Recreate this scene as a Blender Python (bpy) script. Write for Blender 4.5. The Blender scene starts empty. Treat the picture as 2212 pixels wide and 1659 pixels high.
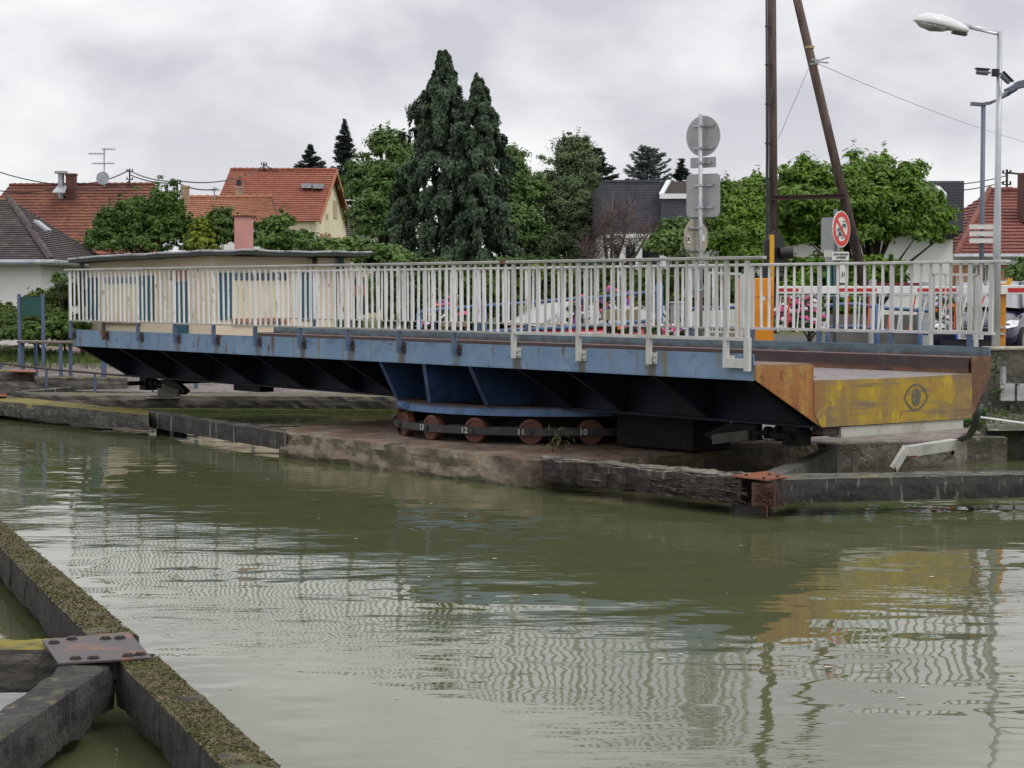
import bpy, math, random
import numpy as np
from mathutils import Vector, Matrix, noise as mnoise
random.seed(7); rng = np.random.default_rng(11)
S = bpy.context.scene
COL = S.collection
R = math.radians
# ---------------------------------------------------------------- camera, world, sun, exposure
F = 4100.0; CH = 2.3; PITCH = math.atan(204/4100.0)
cam = bpy.data.cameras.new('camera'); co = bpy.data.objects.new('camera', cam); COL.objects.link(co)
cam.sensor_width = 36; cam.lens = 36*F/2212; cam.clip_start = .1; cam.clip_end = 2000
co.location = (0, 0, CH); co.rotation_euler = (R(90)-PITCH, 0, 0); S.camera = co
S.view_settings.view_transform = 'Standard'; S.view_settings.look = 'None'
S.view_settings.exposure = 0.12; S.view_settings.gamma = 1
S.cycles.max_bounces = 6; S.cycles.transparent_max_bounces = 8; S.cycles.caustics_reflective = False
SUN_EL, SUN_AZ = 52, 125        # elevation; azimuth clockwise from +Y
W = bpy.data.worlds.new('World'); S.world = W; W.use_nodes = True
nt = W.node_tree; nt.nodes.clear()
def N(t, kind, **k):
    n = t.nodes.new(kind)
    for a, b in k.items():
        if hasattr(n, a): setattr(n, a, b)
    return n
out = N(nt, 'ShaderNodeOutputWorld'); bg = N(nt, 'ShaderNodeBackground'); bg.inputs[1].default_value = .1
sky = N(nt, 'ShaderNodeTexSky'); sky.sky_type = 'NISHITA'; sky.sun_disc = False
sky.sun_elevation = R(SUN_EL); sky.sun_rotation = R(SUN_AZ)
tc = N(nt, 'ShaderNodeTexCoord')
mp = N(nt, 'ShaderNodeMapping'); mp.inputs['Scale'].default_value = (1.0, 1.0, 1.75); mp.inputs['Rotation'].default_value = (0, R(-30), 0); mp.inputs['Location'].default_value = (3.15, .6, 1.32)
n1 = N(nt, 'ShaderNodeTexNoise'); n1.inputs['Scale'].default_value = 6.2; n1.inputs['Detail'].default_value = 7; n1.inputs['Roughness'].default_value = .50; n1.inputs['Distortion'].default_value = .15
cr = N(nt, 'ShaderNodeValToRGB'); e = cr.color_ramp.elements
e[0].position = .38; e[0].color = (.575, .57, .625, 1)
e[1].position = .64; e[1].color = (.95, .95, .955, 1)
m_ = e.new(.50); m_.color = (.765, .765, .79, 1)
# brighter towards the horizon and towards the zenith above the frame
sx = N(nt, 'ShaderNodeSeparateXYZ')
zr = N(nt, 'ShaderNodeMapRange'); zr.inputs['From Min'].default_value = 0.0; zr.inputs['From Max'].default_value = .10; zr.inputs['To Min'].default_value = 1; zr.inputs['To Max'].default_value = 0
za = N(nt, 'ShaderNodeMapRange'); za.inputs['From Min'].default_value = .15; za.inputs['From Max'].default_value = .6; za.inputs['To Min'].default_value = 10.2; za.inputs['To Max'].default_value = 15.5
mixh = N(nt, 'ShaderNodeMix', data_type='RGBA'); mixh.inputs[7].default_value = (.86, .86, .88, 1)
mh = N(nt, 'ShaderNodeMath', operation='MULTIPLY'); mh.inputs[1].default_value = .6
sc_ = N(nt, 'ShaderNodeVectorMath', operation='SCALE')
mixs = N(nt, 'ShaderNodeMix', data_type='RGBA'); mixs.inputs[0].default_value = .96
L = nt.links.new
L(tc.outputs['Generated'], mp.inputs['Vector']); L(mp.outputs[0], n1.inputs['Vector']); L(n1.outputs['Fac'], cr.inputs[0])
L(tc.outputs['Generated'], sx.inputs[0]); L(sx.outputs['Z'], zr.inputs['Value']); L(sx.outputs['Z'], za.inputs['Value'])
L(zr.outputs[0], mh.inputs[0]); L(mh.outputs[0], mixh.inputs[0]); L(cr.outputs[0], mixh.inputs[6])
L(mixh.outputs[2], sc_.inputs[0]); L(za.outputs[0], sc_.inputs['Scale'])
L(sky.outputs[0], mixs.inputs[6]); L(sc_.outputs[0], mixs.inputs[7]); L(mixs.outputs[2], bg.inputs[0]); L(bg.outputs[0], out.inputs[0])
sl = bpy.data.lights.new('sun', 'SUN'); sl.energy = .9; sl.angle = R(14); sl.color = (1, .97, .92)
so = bpy.data.objects.new('sun', sl); COL.objects.link(so)
sd = Vector((math.sin(R(SUN_AZ))*math.cos(R(SUN_EL)), math.cos(R(SUN_AZ))*math.cos(R(SUN_EL)), math.sin(R(SUN_EL))))
so.rotation_euler = sd.to_track_quat('Z', 'Y').to_euler(); so.location = sd*60
# ---------------------------------------------------------------- pixel (of a 2212 px wide picture) to point
cp, sp = math.cos(PITCH), math.sin(PITCH)
def ray(px, py):
    a = (px-1106)/F; b = (829.5-py)/F
    return Vector((a, cp+b*sp, -sp+b*cp))
def gp(px, py, z):
    r = ray(px, py); t = (z-CH)/r.z
    return Vector((r.x*t, r.y*t, z))
def at(px, py, Y):
    r = ray(px, py); t = Y/r.y
    return Vector((r.x*t, Y, CH+r.z*t))
# ---------------------------------------------------------------- materials
MATS = {}
def mk(name, base, layers=(), rough=.7, metal=0, bump=None, spec=.5, trans=0, emit=None, coords='Object'):
    """layers: (color, scale(float|vec), lo, hi, detail, kind) kind in '', 'up', 'side'"""
    if name in MATS: return MATS[name]
    m = bpy.data.materials.new(name); m.use_nodes = True; t = m.node_tree
    b = t.nodes['Principled BSDF']; b.inputs['Roughness'].default_value = rough; b.inputs['Metallic'].default_value = metal
    b.inputs['Specular IOR Level'].default_value = spec
    if trans: b.inputs['Transmission Weight'].default_value = trans
    c = N(t, 'ShaderNodeTexCoord'); cur = None
    ln = t.links.new
    def noisef(scale, detail, seed):
        mpn = N(t, 'ShaderNodeMapping'); s = (scale,)*3 if isinstance(scale, (int, float)) else scale
        mpn.inputs['Scale'].default_value = s; mpn.inputs['Location'].default_value = (seed*3.1, seed*1.7, seed*.9)
        nn = N(t, 'ShaderNodeTexNoise'); nn.inputs['Scale'].default_value = 1; nn.inputs['Detail'].default_value = detail; nn.inputs['Roughness'].default_value = .6
        ln(c.outputs[coords], mpn.inputs[0]); ln(mpn.outputs[0], nn.inputs['Vector']); return nn.outputs['Fac']
    cur = base
    for i, ly in enumerate(layers):
        col, scale, lo, hi = ly[:4]; det = ly[4] if len(ly) > 4 else 4; kind = ly[5] if len(ly) > 5 else ''
        f = noisef(scale, det, i+1)
        mr = N(t, 'ShaderNodeMapRange'); mr.inputs['From Min'].default_value = lo; mr.inputs['From Max'].default_value = hi
        ln(f, mr.inputs['Value']); f = mr.outputs[0]
        if kind in ('up', 'side'):
            g = N(t, 'ShaderNodeNewGeometry'); s3 = N(t, 'ShaderNodeSeparateXYZ'); ln(g.outputs['Normal'], s3.inputs[0])
            r2 = N(t, 'ShaderNodeMapRange'); r2.inputs['From Min'].default_value = .3; r2.inputs['From Max'].default_value = .8
            if kind == 'side': r2.inputs['To Min'].default_value = 1; r2.inputs['To Max'].default_value = 0
            ln(s3.outputs['Z'], r2.inputs['Value'])
            mu = N(t, 'ShaderNodeMath', operation='MULTIPLY'); ln(f, mu.inputs[0]); ln(r2.outputs[0], mu.inputs[1]); f = mu.outputs[0]
        if isinstance(kind, tuple):     # ('z', lo, hi): a band by height (waterline growth), feathered by the noise
            s3 = N(t, 'ShaderNodeSeparateXYZ'); ln(c.outputs[coords], s3.inputs[0])
            r2 = N(t, 'ShaderNodeMapRange'); r2.inputs['From Min'].default_value = kind[2]; r2.inputs['From Max'].default_value = kind[1]
            ad = N(t, 'ShaderNodeMath', operation='MULTIPLY_ADD'); ad.inputs[1].default_value = (kind[2]-kind[1])*.8; 
            n0 = noisef(9, 3, 9); ln(n0, ad.inputs[0]); ln(s3.outputs['XYZ'.index(kind[0].upper())], ad.inputs[2])
            ln(ad.outputs[0], r2.inputs['Value'])
            mu = N(t, 'ShaderNodeMath', operation='MULTIPLY'); ln(f, mu.inputs[0]); ln(r2.outputs[0], mu.inputs[1]); f = mu.outputs[0]
        mx = N(t, 'ShaderNodeMix', data_type='RGBA')
        if isinstance(cur, tuple): mx.inputs[6].default_value = (*cur, 1)
        else: ln(cur, mx.inputs[6])
        mx.inputs[7].default_value = (*col, 1); ln(f, mx.inputs[0]); cur = mx.outputs[2]
    if isinstance(cur, tuple): b.inputs['Base Color'].default_value = (*cur, 1)
    else: ln(cur, b.inputs['Base Color'])
    if bump:
        f = noisef(bump[0], bump[2] if len(bump) > 2 else 5, 5)
        bn = N(t, 'ShaderNodeBump'); bn.inputs['Distance'].default_value = bump[1]; ln(f, bn.inputs['Height']); ln(bn.outputs[0], b.inputs['Normal'])
    if emit: b.inputs['Emission Color'].default_value = (*emit[0], 1); b.inputs['Emission Strength'].default_value = emit[1]
    MATS[name] = m; return m
def leafmat(name, a, b_, c_, scale=1.2, trans=.25, rough=.6):
    m = mk(name, a, [(b_, scale, .38, .62, 3), (c_, scale*4, .5, .8, 3)], rough=rough, spec=.3)
    t = m.node_tree; b = t.nodes['Principled BSDF']; o = t.nodes['Material Output']
    tr = N(t, 'ShaderNodeBsdfTranslucent'); mx = N(t, 'ShaderNodeMixShader'); mx.inputs[0].default_value = trans
    src = b.inputs['Base Color'].links[0].from_socket
    t.links.new(src, tr.inputs[0]); t.links.new(b.outputs[0], mx.inputs[1]); t.links.new(tr.outputs[0], mx.inputs[2]); t.links.new(mx.outputs[0], o.inputs[0])
    return m
RUST = (.16, .055, .025); DKRUST = (.055, .03, .025)
white = mk('weathered white paint', (.77, .77, .755), [((.55, .55, .53), (6, 6, 1.2), .45, .7), ((.34, .30, .25), (5, 5, 3), .58, .72), ((.22, .12, .08), (11, 11, 4), .64, .72)], rough=.45, bump=(30, .001))
whitenew = mk('galvanised white rail', (.58, .58, .555), [((.40, .40, .38), (5, 5, 1.5), .4, .7)], rough=.4)
railtop = mk('grey rail top', (.40, .39, .37), [((.26, .25, .235), (8, 2, 8), .4, .7)], rough=.42)
toolgrey = mk('galvanised steel', (.52, .54, .56), [((.40, .42, .44), (6, 6, 2), .4, .65)], rough=.35, metal=.35)
signback = mk('sign back aluminium', (.36, .37, .37), [((.29, .30, .30), 5, .4, .7)], rough=.45, metal=.25)
signbeige = mk('dull beige sign back', (.36, .34, .27), [((.29, .27, .21), 6, .4, .7)], rough=.6)
signpost = mk('sign post zinc', (.45, .46, .47), [((.36, .37, .38), 12, .4, .6)], rough=.4, metal=.4)
def fascia_mat(name='blue paint with rust runs', base=(.155, .245, .39), stains=True):
    m = mk(name, base, [((.20, .30, .43), (2, 2, 2), .42, .66), ((.10, .16, .26), (3.5, 3.5, 6), .55, .72), ((.17, .17, .13), (2.5, 5, .5), .60, .70), ((.14, .075, .045), (2, 5, 1.1), .64, .70), (RUST, (3, 3, 4), .66, .70), (DKRUST, (6, 6, 2.2), .70, .73)], rough=.55, bump=(14, .003))
    return m
blue = fascia_mat()
# rust runs under each railing bracket (they repeat with the brackets, every 1.2 m along the fascia)
def add_runs(m, zmid=1.47):
    t = m.node_tree; b = t.nodes['Principled BSDF']; ln = t.links.new
    src = b.inputs['Base Color'].links[0].from_socket
    c = N(t, 'ShaderNodeTexCoord'); s3 = N(t, 'ShaderNodeSeparateXYZ'); ln(c.outputs['Object'], s3.inputs[0])
    def M(op, a, b2=None, c2=None):
        n = N(t, 'ShaderNodeMath', operation=op)
        for i, v in enumerate((a, b2, c2)):
            if v is None: continue
            if isinstance(v, (int, float)): n.inputs[i].default_value = v
            else: ln(v, n.inputs[i])
        return n.outputs[0]
    nn = N(t, 'ShaderNodeTexNoise'); nn.inputs['Scale'].default_value = 5; ln(c.outputs['Object'], nn.inputs['Vector'])
    y = M('MULTIPLY_ADD', nn.outputs['Fac'], .12, s3.outputs['Y'])
    q = M('ABSOLUTE', M('SUBTRACT', M('MODULO', M('ADD', y, 12-.35+.6-.07), 1.2), .6))
    near = M('SUBTRACT', .095, q)
    f = N(t, 'ShaderNodeMapRange'); f.inputs['From Min'].default_value = 0; f.inputs['From Max'].default_value = .04; ln(near, f.inputs['Value'])
    n2 = N(t, 'ShaderNodeTexNoise'); n2.inputs['Scale'].default_value = 1.1; n2.inputs['Detail'].default_value = 1; ln(c.outputs['Object'], n2.inputs['Vector'])
    g = N(t, 'ShaderNodeMapRange'); g.inputs['From Min'].default_value = .22; g.inputs['From Max'].default_value = .5; ln(n2.outputs['Fac'], g.inputs['Value'])
    ff = M('MULTIPLY', M('MULTIPLY', f.outputs[0], g.outputs[0]), .85)
    mx = N(t, 'ShaderNodeMix', data_type='RGBA'); ln(src, mx.inputs[6]); mx.inputs[7].default_value = (.105, .085, .06, 1); ln(ff, mx.inputs[0])
    ln(mx.outputs[2], b.inputs['Base Color'])
add_runs(blue)
bluepost = mk('blue painted steel', (.085, .125, .21), [((.06, .09, .15), 5, .5, .7), (RUST, 7, .68, .76)], rough=.5)
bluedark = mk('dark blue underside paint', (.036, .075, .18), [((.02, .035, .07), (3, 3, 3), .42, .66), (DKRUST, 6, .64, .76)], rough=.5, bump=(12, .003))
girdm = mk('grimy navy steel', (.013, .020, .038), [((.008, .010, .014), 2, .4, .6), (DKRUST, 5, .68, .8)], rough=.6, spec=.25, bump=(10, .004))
upst = mk('faded blue upstand', (.115, .17, .20), [((.08, .11, .12), (4, 4, 6), .45, .65), (DKRUST, (4, 3, 4), .42, .52, 5, ('z', 1.52, 1.60))], rough=.6)
deckbrown = mk('worn brown footway coating', (.15, .088, .075), [((.20, .13, .12), 4, .45, .6), ((.10, .06, .05), 14, .55, .7)], rough=.75, bump=(60, .003))
kerbface = mk('dark brown kerb plate', (.05, .032, .03), [((.26, .11, .045), (3, 2, 8), .40, .52, 5, ('z', 1.33, 1.42)), ((.075, .05, .045), 5, .5, .7)], rough=.55)
roadm = mk('worn grey roadway', (.23, .20, .195), [((.17, .15, .145), 6, .45, .6), ((.30, .27, .26), 40, .55, .7)], rough=.85, bump=(80, .004))
yellow = mk('rusty yellow end plate', (.38, .245, .022), [((.24, .155, .06), (2.6, 1, .9), .44, .60, 5), ((.20, .14, .075), (1.1, 1.1, 6), .47, .62, 6), ((.13, .10, .08), (.9, .9, 12), .56, .68, 6), ((.46, .32, .02), (5, 5, 3), .56, .64), ((.28, .09, .03), (7, 7, 2.5), .62, .70, 5), ((.20, .155, .11), (1.5, 1, 5), .1, .4, 5, ('z', 1.36, 1.16)), ((.27, .11, .035), (5, 5, 3), .30, .55, 5, ('x', .98, 1.30)), ((.20, .13, .07), (4, 4, 3), .25, .5, 5, ('x', 3.85, 3.05)), ((.22, .16, .10), (6, 6, 20), .5, .62, 4, ('z', .80, .90))], rough=.6, bump=(20, .003))
orange = mk('orange rust plate', (.32, .13, .03), [((.38, .22, .05), (5, 1, .8), .46, .58, 5), ((.21, .075, .03), (7, 1, 1.2), .50, .66, 5), ((.14, .055, .03), (9, 9, 5), .56, .68, 6), ((.24, .20, .12), (4, 4, 14), .1, .45, 5, ('z', 1.54, 1.36)), ((.30, .13, .05), (10, 10, 30), .52, .62, 4), ((.12, .06, .035), (6, 6, 6), .2, .5, 5, ('x', .98, .78))], rough=.65, bump=(22, .005))
eyem = mk('grey stencil paint', (.11, .10, .075), [((.22, .16, .05), 16, .48, .66)], rough=.7)
dirtywhite = mk('dirty white beam paint', (.46, .45, .40), [((.30, .27, .20), (3, 3, 3), .5, .7), (RUST, 7, .69, .76)], rough=.6)
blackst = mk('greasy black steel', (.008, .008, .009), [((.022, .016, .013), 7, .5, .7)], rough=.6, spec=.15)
strapm = mk('dark roller strap', (.022, .023, .025), [((.07, .055, .045), 8, .5, .7)], rough=.5)
wheelm = mk('rust red wheel', (.105, .032, .02), [((.09, .03, .02), 9, .45, .65), ((.05, .03, .025), 20, .6, .75)], rough=.6)
numm = mk('white stencil paint', (.5, .5, .47), [((.3, .3, .28), 30, .55, .7)], rough=.6)
ringm = mk('blue ring beam paint', (.09, .17, .33), [((.05, .09, .16), (4, 4, 4), .5, .68), (RUST, 5, .66, .74), ((.15, .18, .2), 9, .6, .75)], rough=.5)
concr = mk('rust stained concrete', (.26, .21, .155), [((.12, .085, .06), 2.2, .42, .62), ((.19, .105, .06), 1.3, .48, .62, 5, 'up'), ((.07, .05, .038), 1.8, .52, .66, 5, 'up'), ((.085, .08, .042), (1.6, 1.6, 4), .44, .58, 5, 'side'), ((.17, .16, .13), (5, 5, 8), .60, .68, 5, 'side'), ((.27, .235, .19), 14, .6, .7, 4, 'up'), ((.045, .045, .018), 3, .05, .2, 4, ('z', .02, .20))], rough=.9, bump=(14, .03))  # rust stains, plus a darker top layer standing for shade under the deck
concd = mk('dark mossy concrete', (.105, .10, .085), [((.06, .058, .048), 3, .42, .6), ((.26, .25, .21), (7, 7, 1.2), .66, .74), ((.09, .10, .045), 5, .52, .7, 5, 'up'), ((.03, .032, .015), 3, .05, .2, 4, ('z', .0, .12))], rough=.9, bump=(18, .02))
beamm = mk('streaked black timber', (.048, .045, .041), [((.022, .021, .02), (4, 4, 8), .4, .6), ((.27, .26, .22), (6, 6, .7), .60, .68), ((.16, .155, .13), (22, 22, 5), .62, .7), ((.14, .135, .095), (5, 5, 5), .42, .66, 6, 'up'), ((.12, .12, .035), 3, .58, .72, 6, 'up')], rough=.85, bump=(30, .012))
timber = mk('grey weathered timber', (.135, .118, .105), [((.06, .053, .048), (1.5, 8, 14), .42, .6), ((.17, .15, .135), (2, 9, 12), .58, .72), ((.13, .12, .03), 3, .47, .62, 6, 'up'), ((.06, .06, .03), 9, .5, .68, 5, 'up')], rough=.85, bump=((6, 26, 40), .012))
mossm = mk('moss topped timber', (.095, .085, .076), [((.045, .04, .036), (2, 9, 12), .42, .6), ((.15, .135, .12), (1.5, 9, 16), .56, .68), ((.20, .165, .02), 3.5, .38, .50, 6, 'up'), ((.09, .085, .03), 7, .5, .7, 5, 'up')], rough=.9, bump=(22, .02))
rotm = mk('rotten splintered timber', (.045, .032, .026), [((.018, .014, .012), (3, 8, 18), .42, .58), ((.17, .145, .125), (1.2, 2.5, 30), .63, .70), ((.22, .20, .16), 5, .40, .55, 6, 'up'), ((.12, .05, .03), (5, 9, 9), .66, .75)], rough=.85, bump=((5, 12, 36), .012))
splint = mk('freshly split wood', (.12, .055, .032), [((.05, .025, .018), (6, 20, 20), .42, .58), ((.32, .24, .18), (6, 20, 20), .62, .75)], rough=.75)
platem = mk('rusty steel plate', (.062, .050, .048), [((.17, .055, .028), 4.5, .54, .62), ((.055, .055, .058), 5, .52, .66), ((.26, .10, .045), 9, .62, .72)], rough=.55, bump=(25, .003))
platered = mk('orange red rusty plate', (.24, .075, .035), [((.14, .045, .028), 6, .45, .6), ((.32, .14, .08), 12, .62, .72)], rough=.7, bump=(25, .003))
boltm = mk('dark rusty bolts', (.030, .025, .023), [((.09, .045, .03), 20, .5, .7)], rough=.6)
grassm = leafmat('grass', (.065, .115, .022), (.11, .155, .035), (.04, .075, .018), .8, .2)
soil = mk('grassy soil', (.060, .085, .022), [((.085, .11, .03), 1.5, .4, .62), ((.11, .10, .05), 5, .55, .7)], rough=1, bump=(12, .05))
cobble = mk('mossy cobble', (.20, .175, .16), [((.13, .11, .10), 1.2, .42, .6), ((.09, .10, .04), .9, .60, .72), ((.36, .34, .33), 9, .6, .68)], rough=.9, bump=(18, .03))
pathm = mk('pinkish grit path', (.24, .175, .16), [((.19, .14, .125), 2, .4, .6), ((.30, .24, .22), 30, .55, .7)], rough=.95)
asph = mk('asphalt', (.085, .085, .085), [((.06, .06, .06), 3, .4, .6), ((.13, .13, .125), 60, .55, .7)], rough=.9)
cream = mk('cream render', (.70, .605, .455), [((.63, .53, .39), (1, 1, 3), .4, .65)], rough=.9, bump=(60, .003))
creamlt = mk('pale cream render', (.72, .65, .47), [((.63, .56, .40), 1, .4, .65)], rough=.9)
whitewall = mk('white render', (.78, .78, .76), [((.70, .70, .68), .8, .4, .65)], rough=.9)
pinkwall = mk('salmon render', (.66, .35, .22), [((.60, .32, .20), 1, .4, .65)], rough=.9)
greenp = mk('dark green paint', (.012, .075, .062), [((.01, .05, .045), 2, .4, .7)], rough=.5)
shutterb = mk('petrol shutter paint', (.02, .10, .145), [((.015, .07, .11), (6, 6, 1), .4, .7)], rough=.5)
terra = mk('terracotta sill', (.40, .20, .14), [((.30, .15, .10), 5, .4, .7)], rough=.8)
glass = mk('dark window glass', (.04, .05, .07), rough=.08, spec=.8)
glassg = mk('glass block', (.10, .14, .19), [((.25, .3, .36), 14, .5, .7)], rough=.15, spec=.8)
carglass = mk('car glass', (.20, .21, .22), rough=.06, spec=1)
felt = mk('weathered roofing felt', (.33, .34, .35), [((.10, .10, .10), (3, 3, 3), .55, .66), ((.50, .52, .54), 5, .55, .7)], rough=.6, bump=(8, .03))
feltdk = mk('dark roof edge', (.028, .04, .035), [((.06, .06, .05), 6, .5, .7)], rough=.6)
def tilem(name, a, b, c):
    return mk(name, a, [(b, (.45, .9, .45), .42, .62, 5), (c, (4, 4, 9), .48, .68, 4)], rough=.85, bump=((26, 3, 3), .03, 1))
tile_red = tilem('red roof tiles', (.27, .085, .050), (.21, .068, .042), (.33, .13, .085))
tile_brn = tilem('brown orange roof tiles', (.155, .05, .032), (.24, .09, .045), (.08, .035, .028))
tile_org = tilem('pale orange roof tiles', (.36, .16, .085), (.27, .11, .06), (.42, .23, .14))
tile_dk = tilem('dark mossy roof tiles', (.055, .043, .040), (.070, .055, .050), (.125, .105, .098))
tile_rt = tilem('plum red roof tiles', (.22, .075, .055), (.17, .06, .05), (.27, .10, .075))
slate = mk('dark slate', (.040, .042, .052), [((.055, .057, .07), (1, 1, 1), .4, .6), ((.03, .031, .038), 7, .5, .7)], rough=.55)
brownroof = mk('brown felt slope', (.055, .042, .035), [((.04, .032, .028), 2, .4, .7)], rough=.9)
whitetrim = mk('white trim paint', (.72, .73, .74), rough=.5)
brick = mk('brown brick', (.12, .05, .035), [((.08, .035, .028), 8, .4, .6)], rough=.9)
pinkbrick = mk('pink chimney render', (.52, .25, .215), [((.44, .21, .18), 3, .4, .65), ((.30, .16, .13), 9, .66, .74)], rough=.9)
stonech = mk('buff chimney render', (.38, .28, .19), [((.28, .20, .14), 3, .4, .65)], rough=.9)
zinc = mk('zinc', (.42, .45, .47), [((.3, .32, .34), 4, .4, .6)], rough=.4, metal=.4)
woodor = mk('orange stained wood', (.42, .17, .055), [((.30, .11, .04), 4, .4, .6)], rough=.6)
polewood = mk('dark creosoted pole', (.125, .085, .070), [((.055, .038, .034), (9, 9, .8), .47, .60), ((.19, .16, .14), (14, 14, .6), .58, .7), ((.10, .10, .04), (3, 3, .5), .62, .76)], rough=.85, bump=((22, 22, 1.5), .012))
blk = mk('black plastic', (.018, .018, .02), rough=.5)
wirem = mk('black cable', (.03, .03, .032), rough=.6)
ironr = mk('rusty dark iron', (.085, .05, .04), [((.05, .035, .03), 6, .4, .6)], rough=.7)
barro = mk('barrier orange paint', (.72, .27, .01), [((.64, .22, .01), 3, .45, .7)], rough=.45)
barry = mk('mast yellow paint', (.70, .37, .015), [((.6, .3, .02), 4, .45, .7)], rough=.45)
postor = mk('barrier post orange paint', (.60, .22, .015), [((.35, .24, .03), 4, .55, .68)], rough=.5)
redref = mk('red reflective tape', (.50, .02, .025), rough=.35)
armw = mk('barrier arm white', (.78, .78, .76), [((.70, .70, .68), 2, .4, .65)], rough=.4)
rodo = mk('orange rod', (.68, .09, .02), rough=.5)
bluer = mk('blue pipe rail', (.075, .15, .29), [((.055, .11, .21), 4, .4, .65)], rough=.45)
signred = mk('sign red', (.62, .03, .02), rough=.4)
signwhite = mk('sign white', (.70, .69, .64), [((.58, .56, .52), 6, .5, .7)], rough=.45)
signink = mk('sign black', (.02, .02, .025), rough=.5)
signblue = mk('sign dark blue ink', (.03, .04, .09), rough=.5)
signmar = mk('maroon sign', (.16, .015, .025), rough=.45)
signgreen = mk('green bin panel', (.01, .14, .10), rough=.45)
conbl = mk('grey street lamp paint', (.12, .14, .18), rough=.45)
lampw = mk('white lamp shell', (.74, .75, .75), [((.66, .67, .67), 3, .4, .6)], rough=.35)
lampgl = mk('clear lamp bowl', (.35, .36, .35), [((.2, .2, .19), 8, .45, .6)], rough=.15, spec=.8)
stonew = mk('old quay stone', (.13, .12, .095), [((.07, .065, .05), 2.5, .42, .58), ((.33, .31, .27), 6, .6, .68), ((.08, .10, .035), 3, .56, .7)], rough=.95, bump=(12, .04))
hosem = mk('grey hose', (.10, .105, .11), rough=.5)
carnavy = mk('dark navy car paint', (.012, .013, .035), rough=.18, spec=.7)
carred = mk('red car paint', (.42, .02, .03), rough=.2, spec=.6)
softtop = mk('pale grey soft top', (.42, .42, .41), [((.36, .36, .35), 3, .4, .6)], rough=.6)
chrome = mk('chrome', (.8, .8, .8), rough=.15, metal=1)
headl = mk('clear headlight', (.55, .57, .58), [((.75, .76, .76), 9, .45, .6)], rough=.1, spec=.9)
tyre = mk('tyre rubber', (.02, .02, .02), rough=.8)
bark = mk('grey brown bark', (.085, .065, .048), [((.05, .04, .03), (9, 9, 2), .4, .6)], rough=.95, bump=((20, 20, 4), .02))
barkw = mk('pale birch bark', (.50, .48, .44), [((.10, .09, .08), (6, 6, 14), .55, .62)], rough=.9)
lf_conif = leafmat('blue green conifer sprays', (.060, .098, .056), (.086, .128, .076), (.036, .060, .034), 1.3, .12)
lf_spruce = leafmat('dark spruce needles', (0.026, 0.0416, 0.0312), (0.0416, 0.0624, 0.0442), (0.0156, 0.026, 0.0182), 1.3, .08)
lf_walnut = leafmat('walnut leaves', (0.1044, 0.1826, 0.04872), (0.1652, 0.261, 0.0696), (0.0609, 0.1079, 0.0348), .7, .3)
lf_birch = leafmat('grey green birch leaves', (0.1025, 0.1503, 0.06149), (0.1452, 0.1964, 0.08198), (0.06149, 0.09223, 0.04099), .6, .25)
lf_cedar = leafmat('blue cedar needles', (0.0992, 0.1408, 0.1248), (0.144, 0.192, 0.168), (0.056, 0.08, 0.0672), 1.0, .1)
lf_magn = leafmat('glossy magnolia leaves', (.115, .215, .026), (.17, .29, .036), (.06, .115, .016), .9, .35, .42)
lf_shrub = leafmat('shrub leaves', (0.08539, 0.1631, 0.03415), (0.132, 0.2252, 0.04657), (0.04968, 0.09315, 0.02173), 1.2, .3)
lf_hedge = leafmat('hedge leaves', (0.0528, 0.1056, 0.02112), (0.099, 0.1584, 0.02904), (0.0264, 0.05544, 0.0132), 1.5, .25)
lf_hedge2 = leafmat('fresh hedge leaves', (.075, .12, .020), (.10, .155, .026), (.04, .07, .012), 1.5, .25)
lf_yel = leafmat('yellow green leaves', (.16, .23, .025), (.22, .28, .03), (.09, .14, .02), 1.5, .3)
lf_red = leafmat('red brown twig leaves', (.085, .040, .042), (.11, .05, .05), (.06, .04, .036), 1.2, .2)
lf_dark = leafmat('far dark foliage', (.034, .055, .024), (.055, .08, .034), (.022, .036, .016), .5, .2)
fl_pink = mk('pink petals', (.72, .10, .28), rough=.6); fl_white = mk('white petals', (.75, .72, .78), rough=.6)
fl_purp = mk('purple petals', (.25, .07, .36), rough=.6); fl_oran = mk('orange petals', (.85, .20, .02), rough=.6)
planterm = mk('beige planter', (.28, .23, .16), rough=.8)
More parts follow.
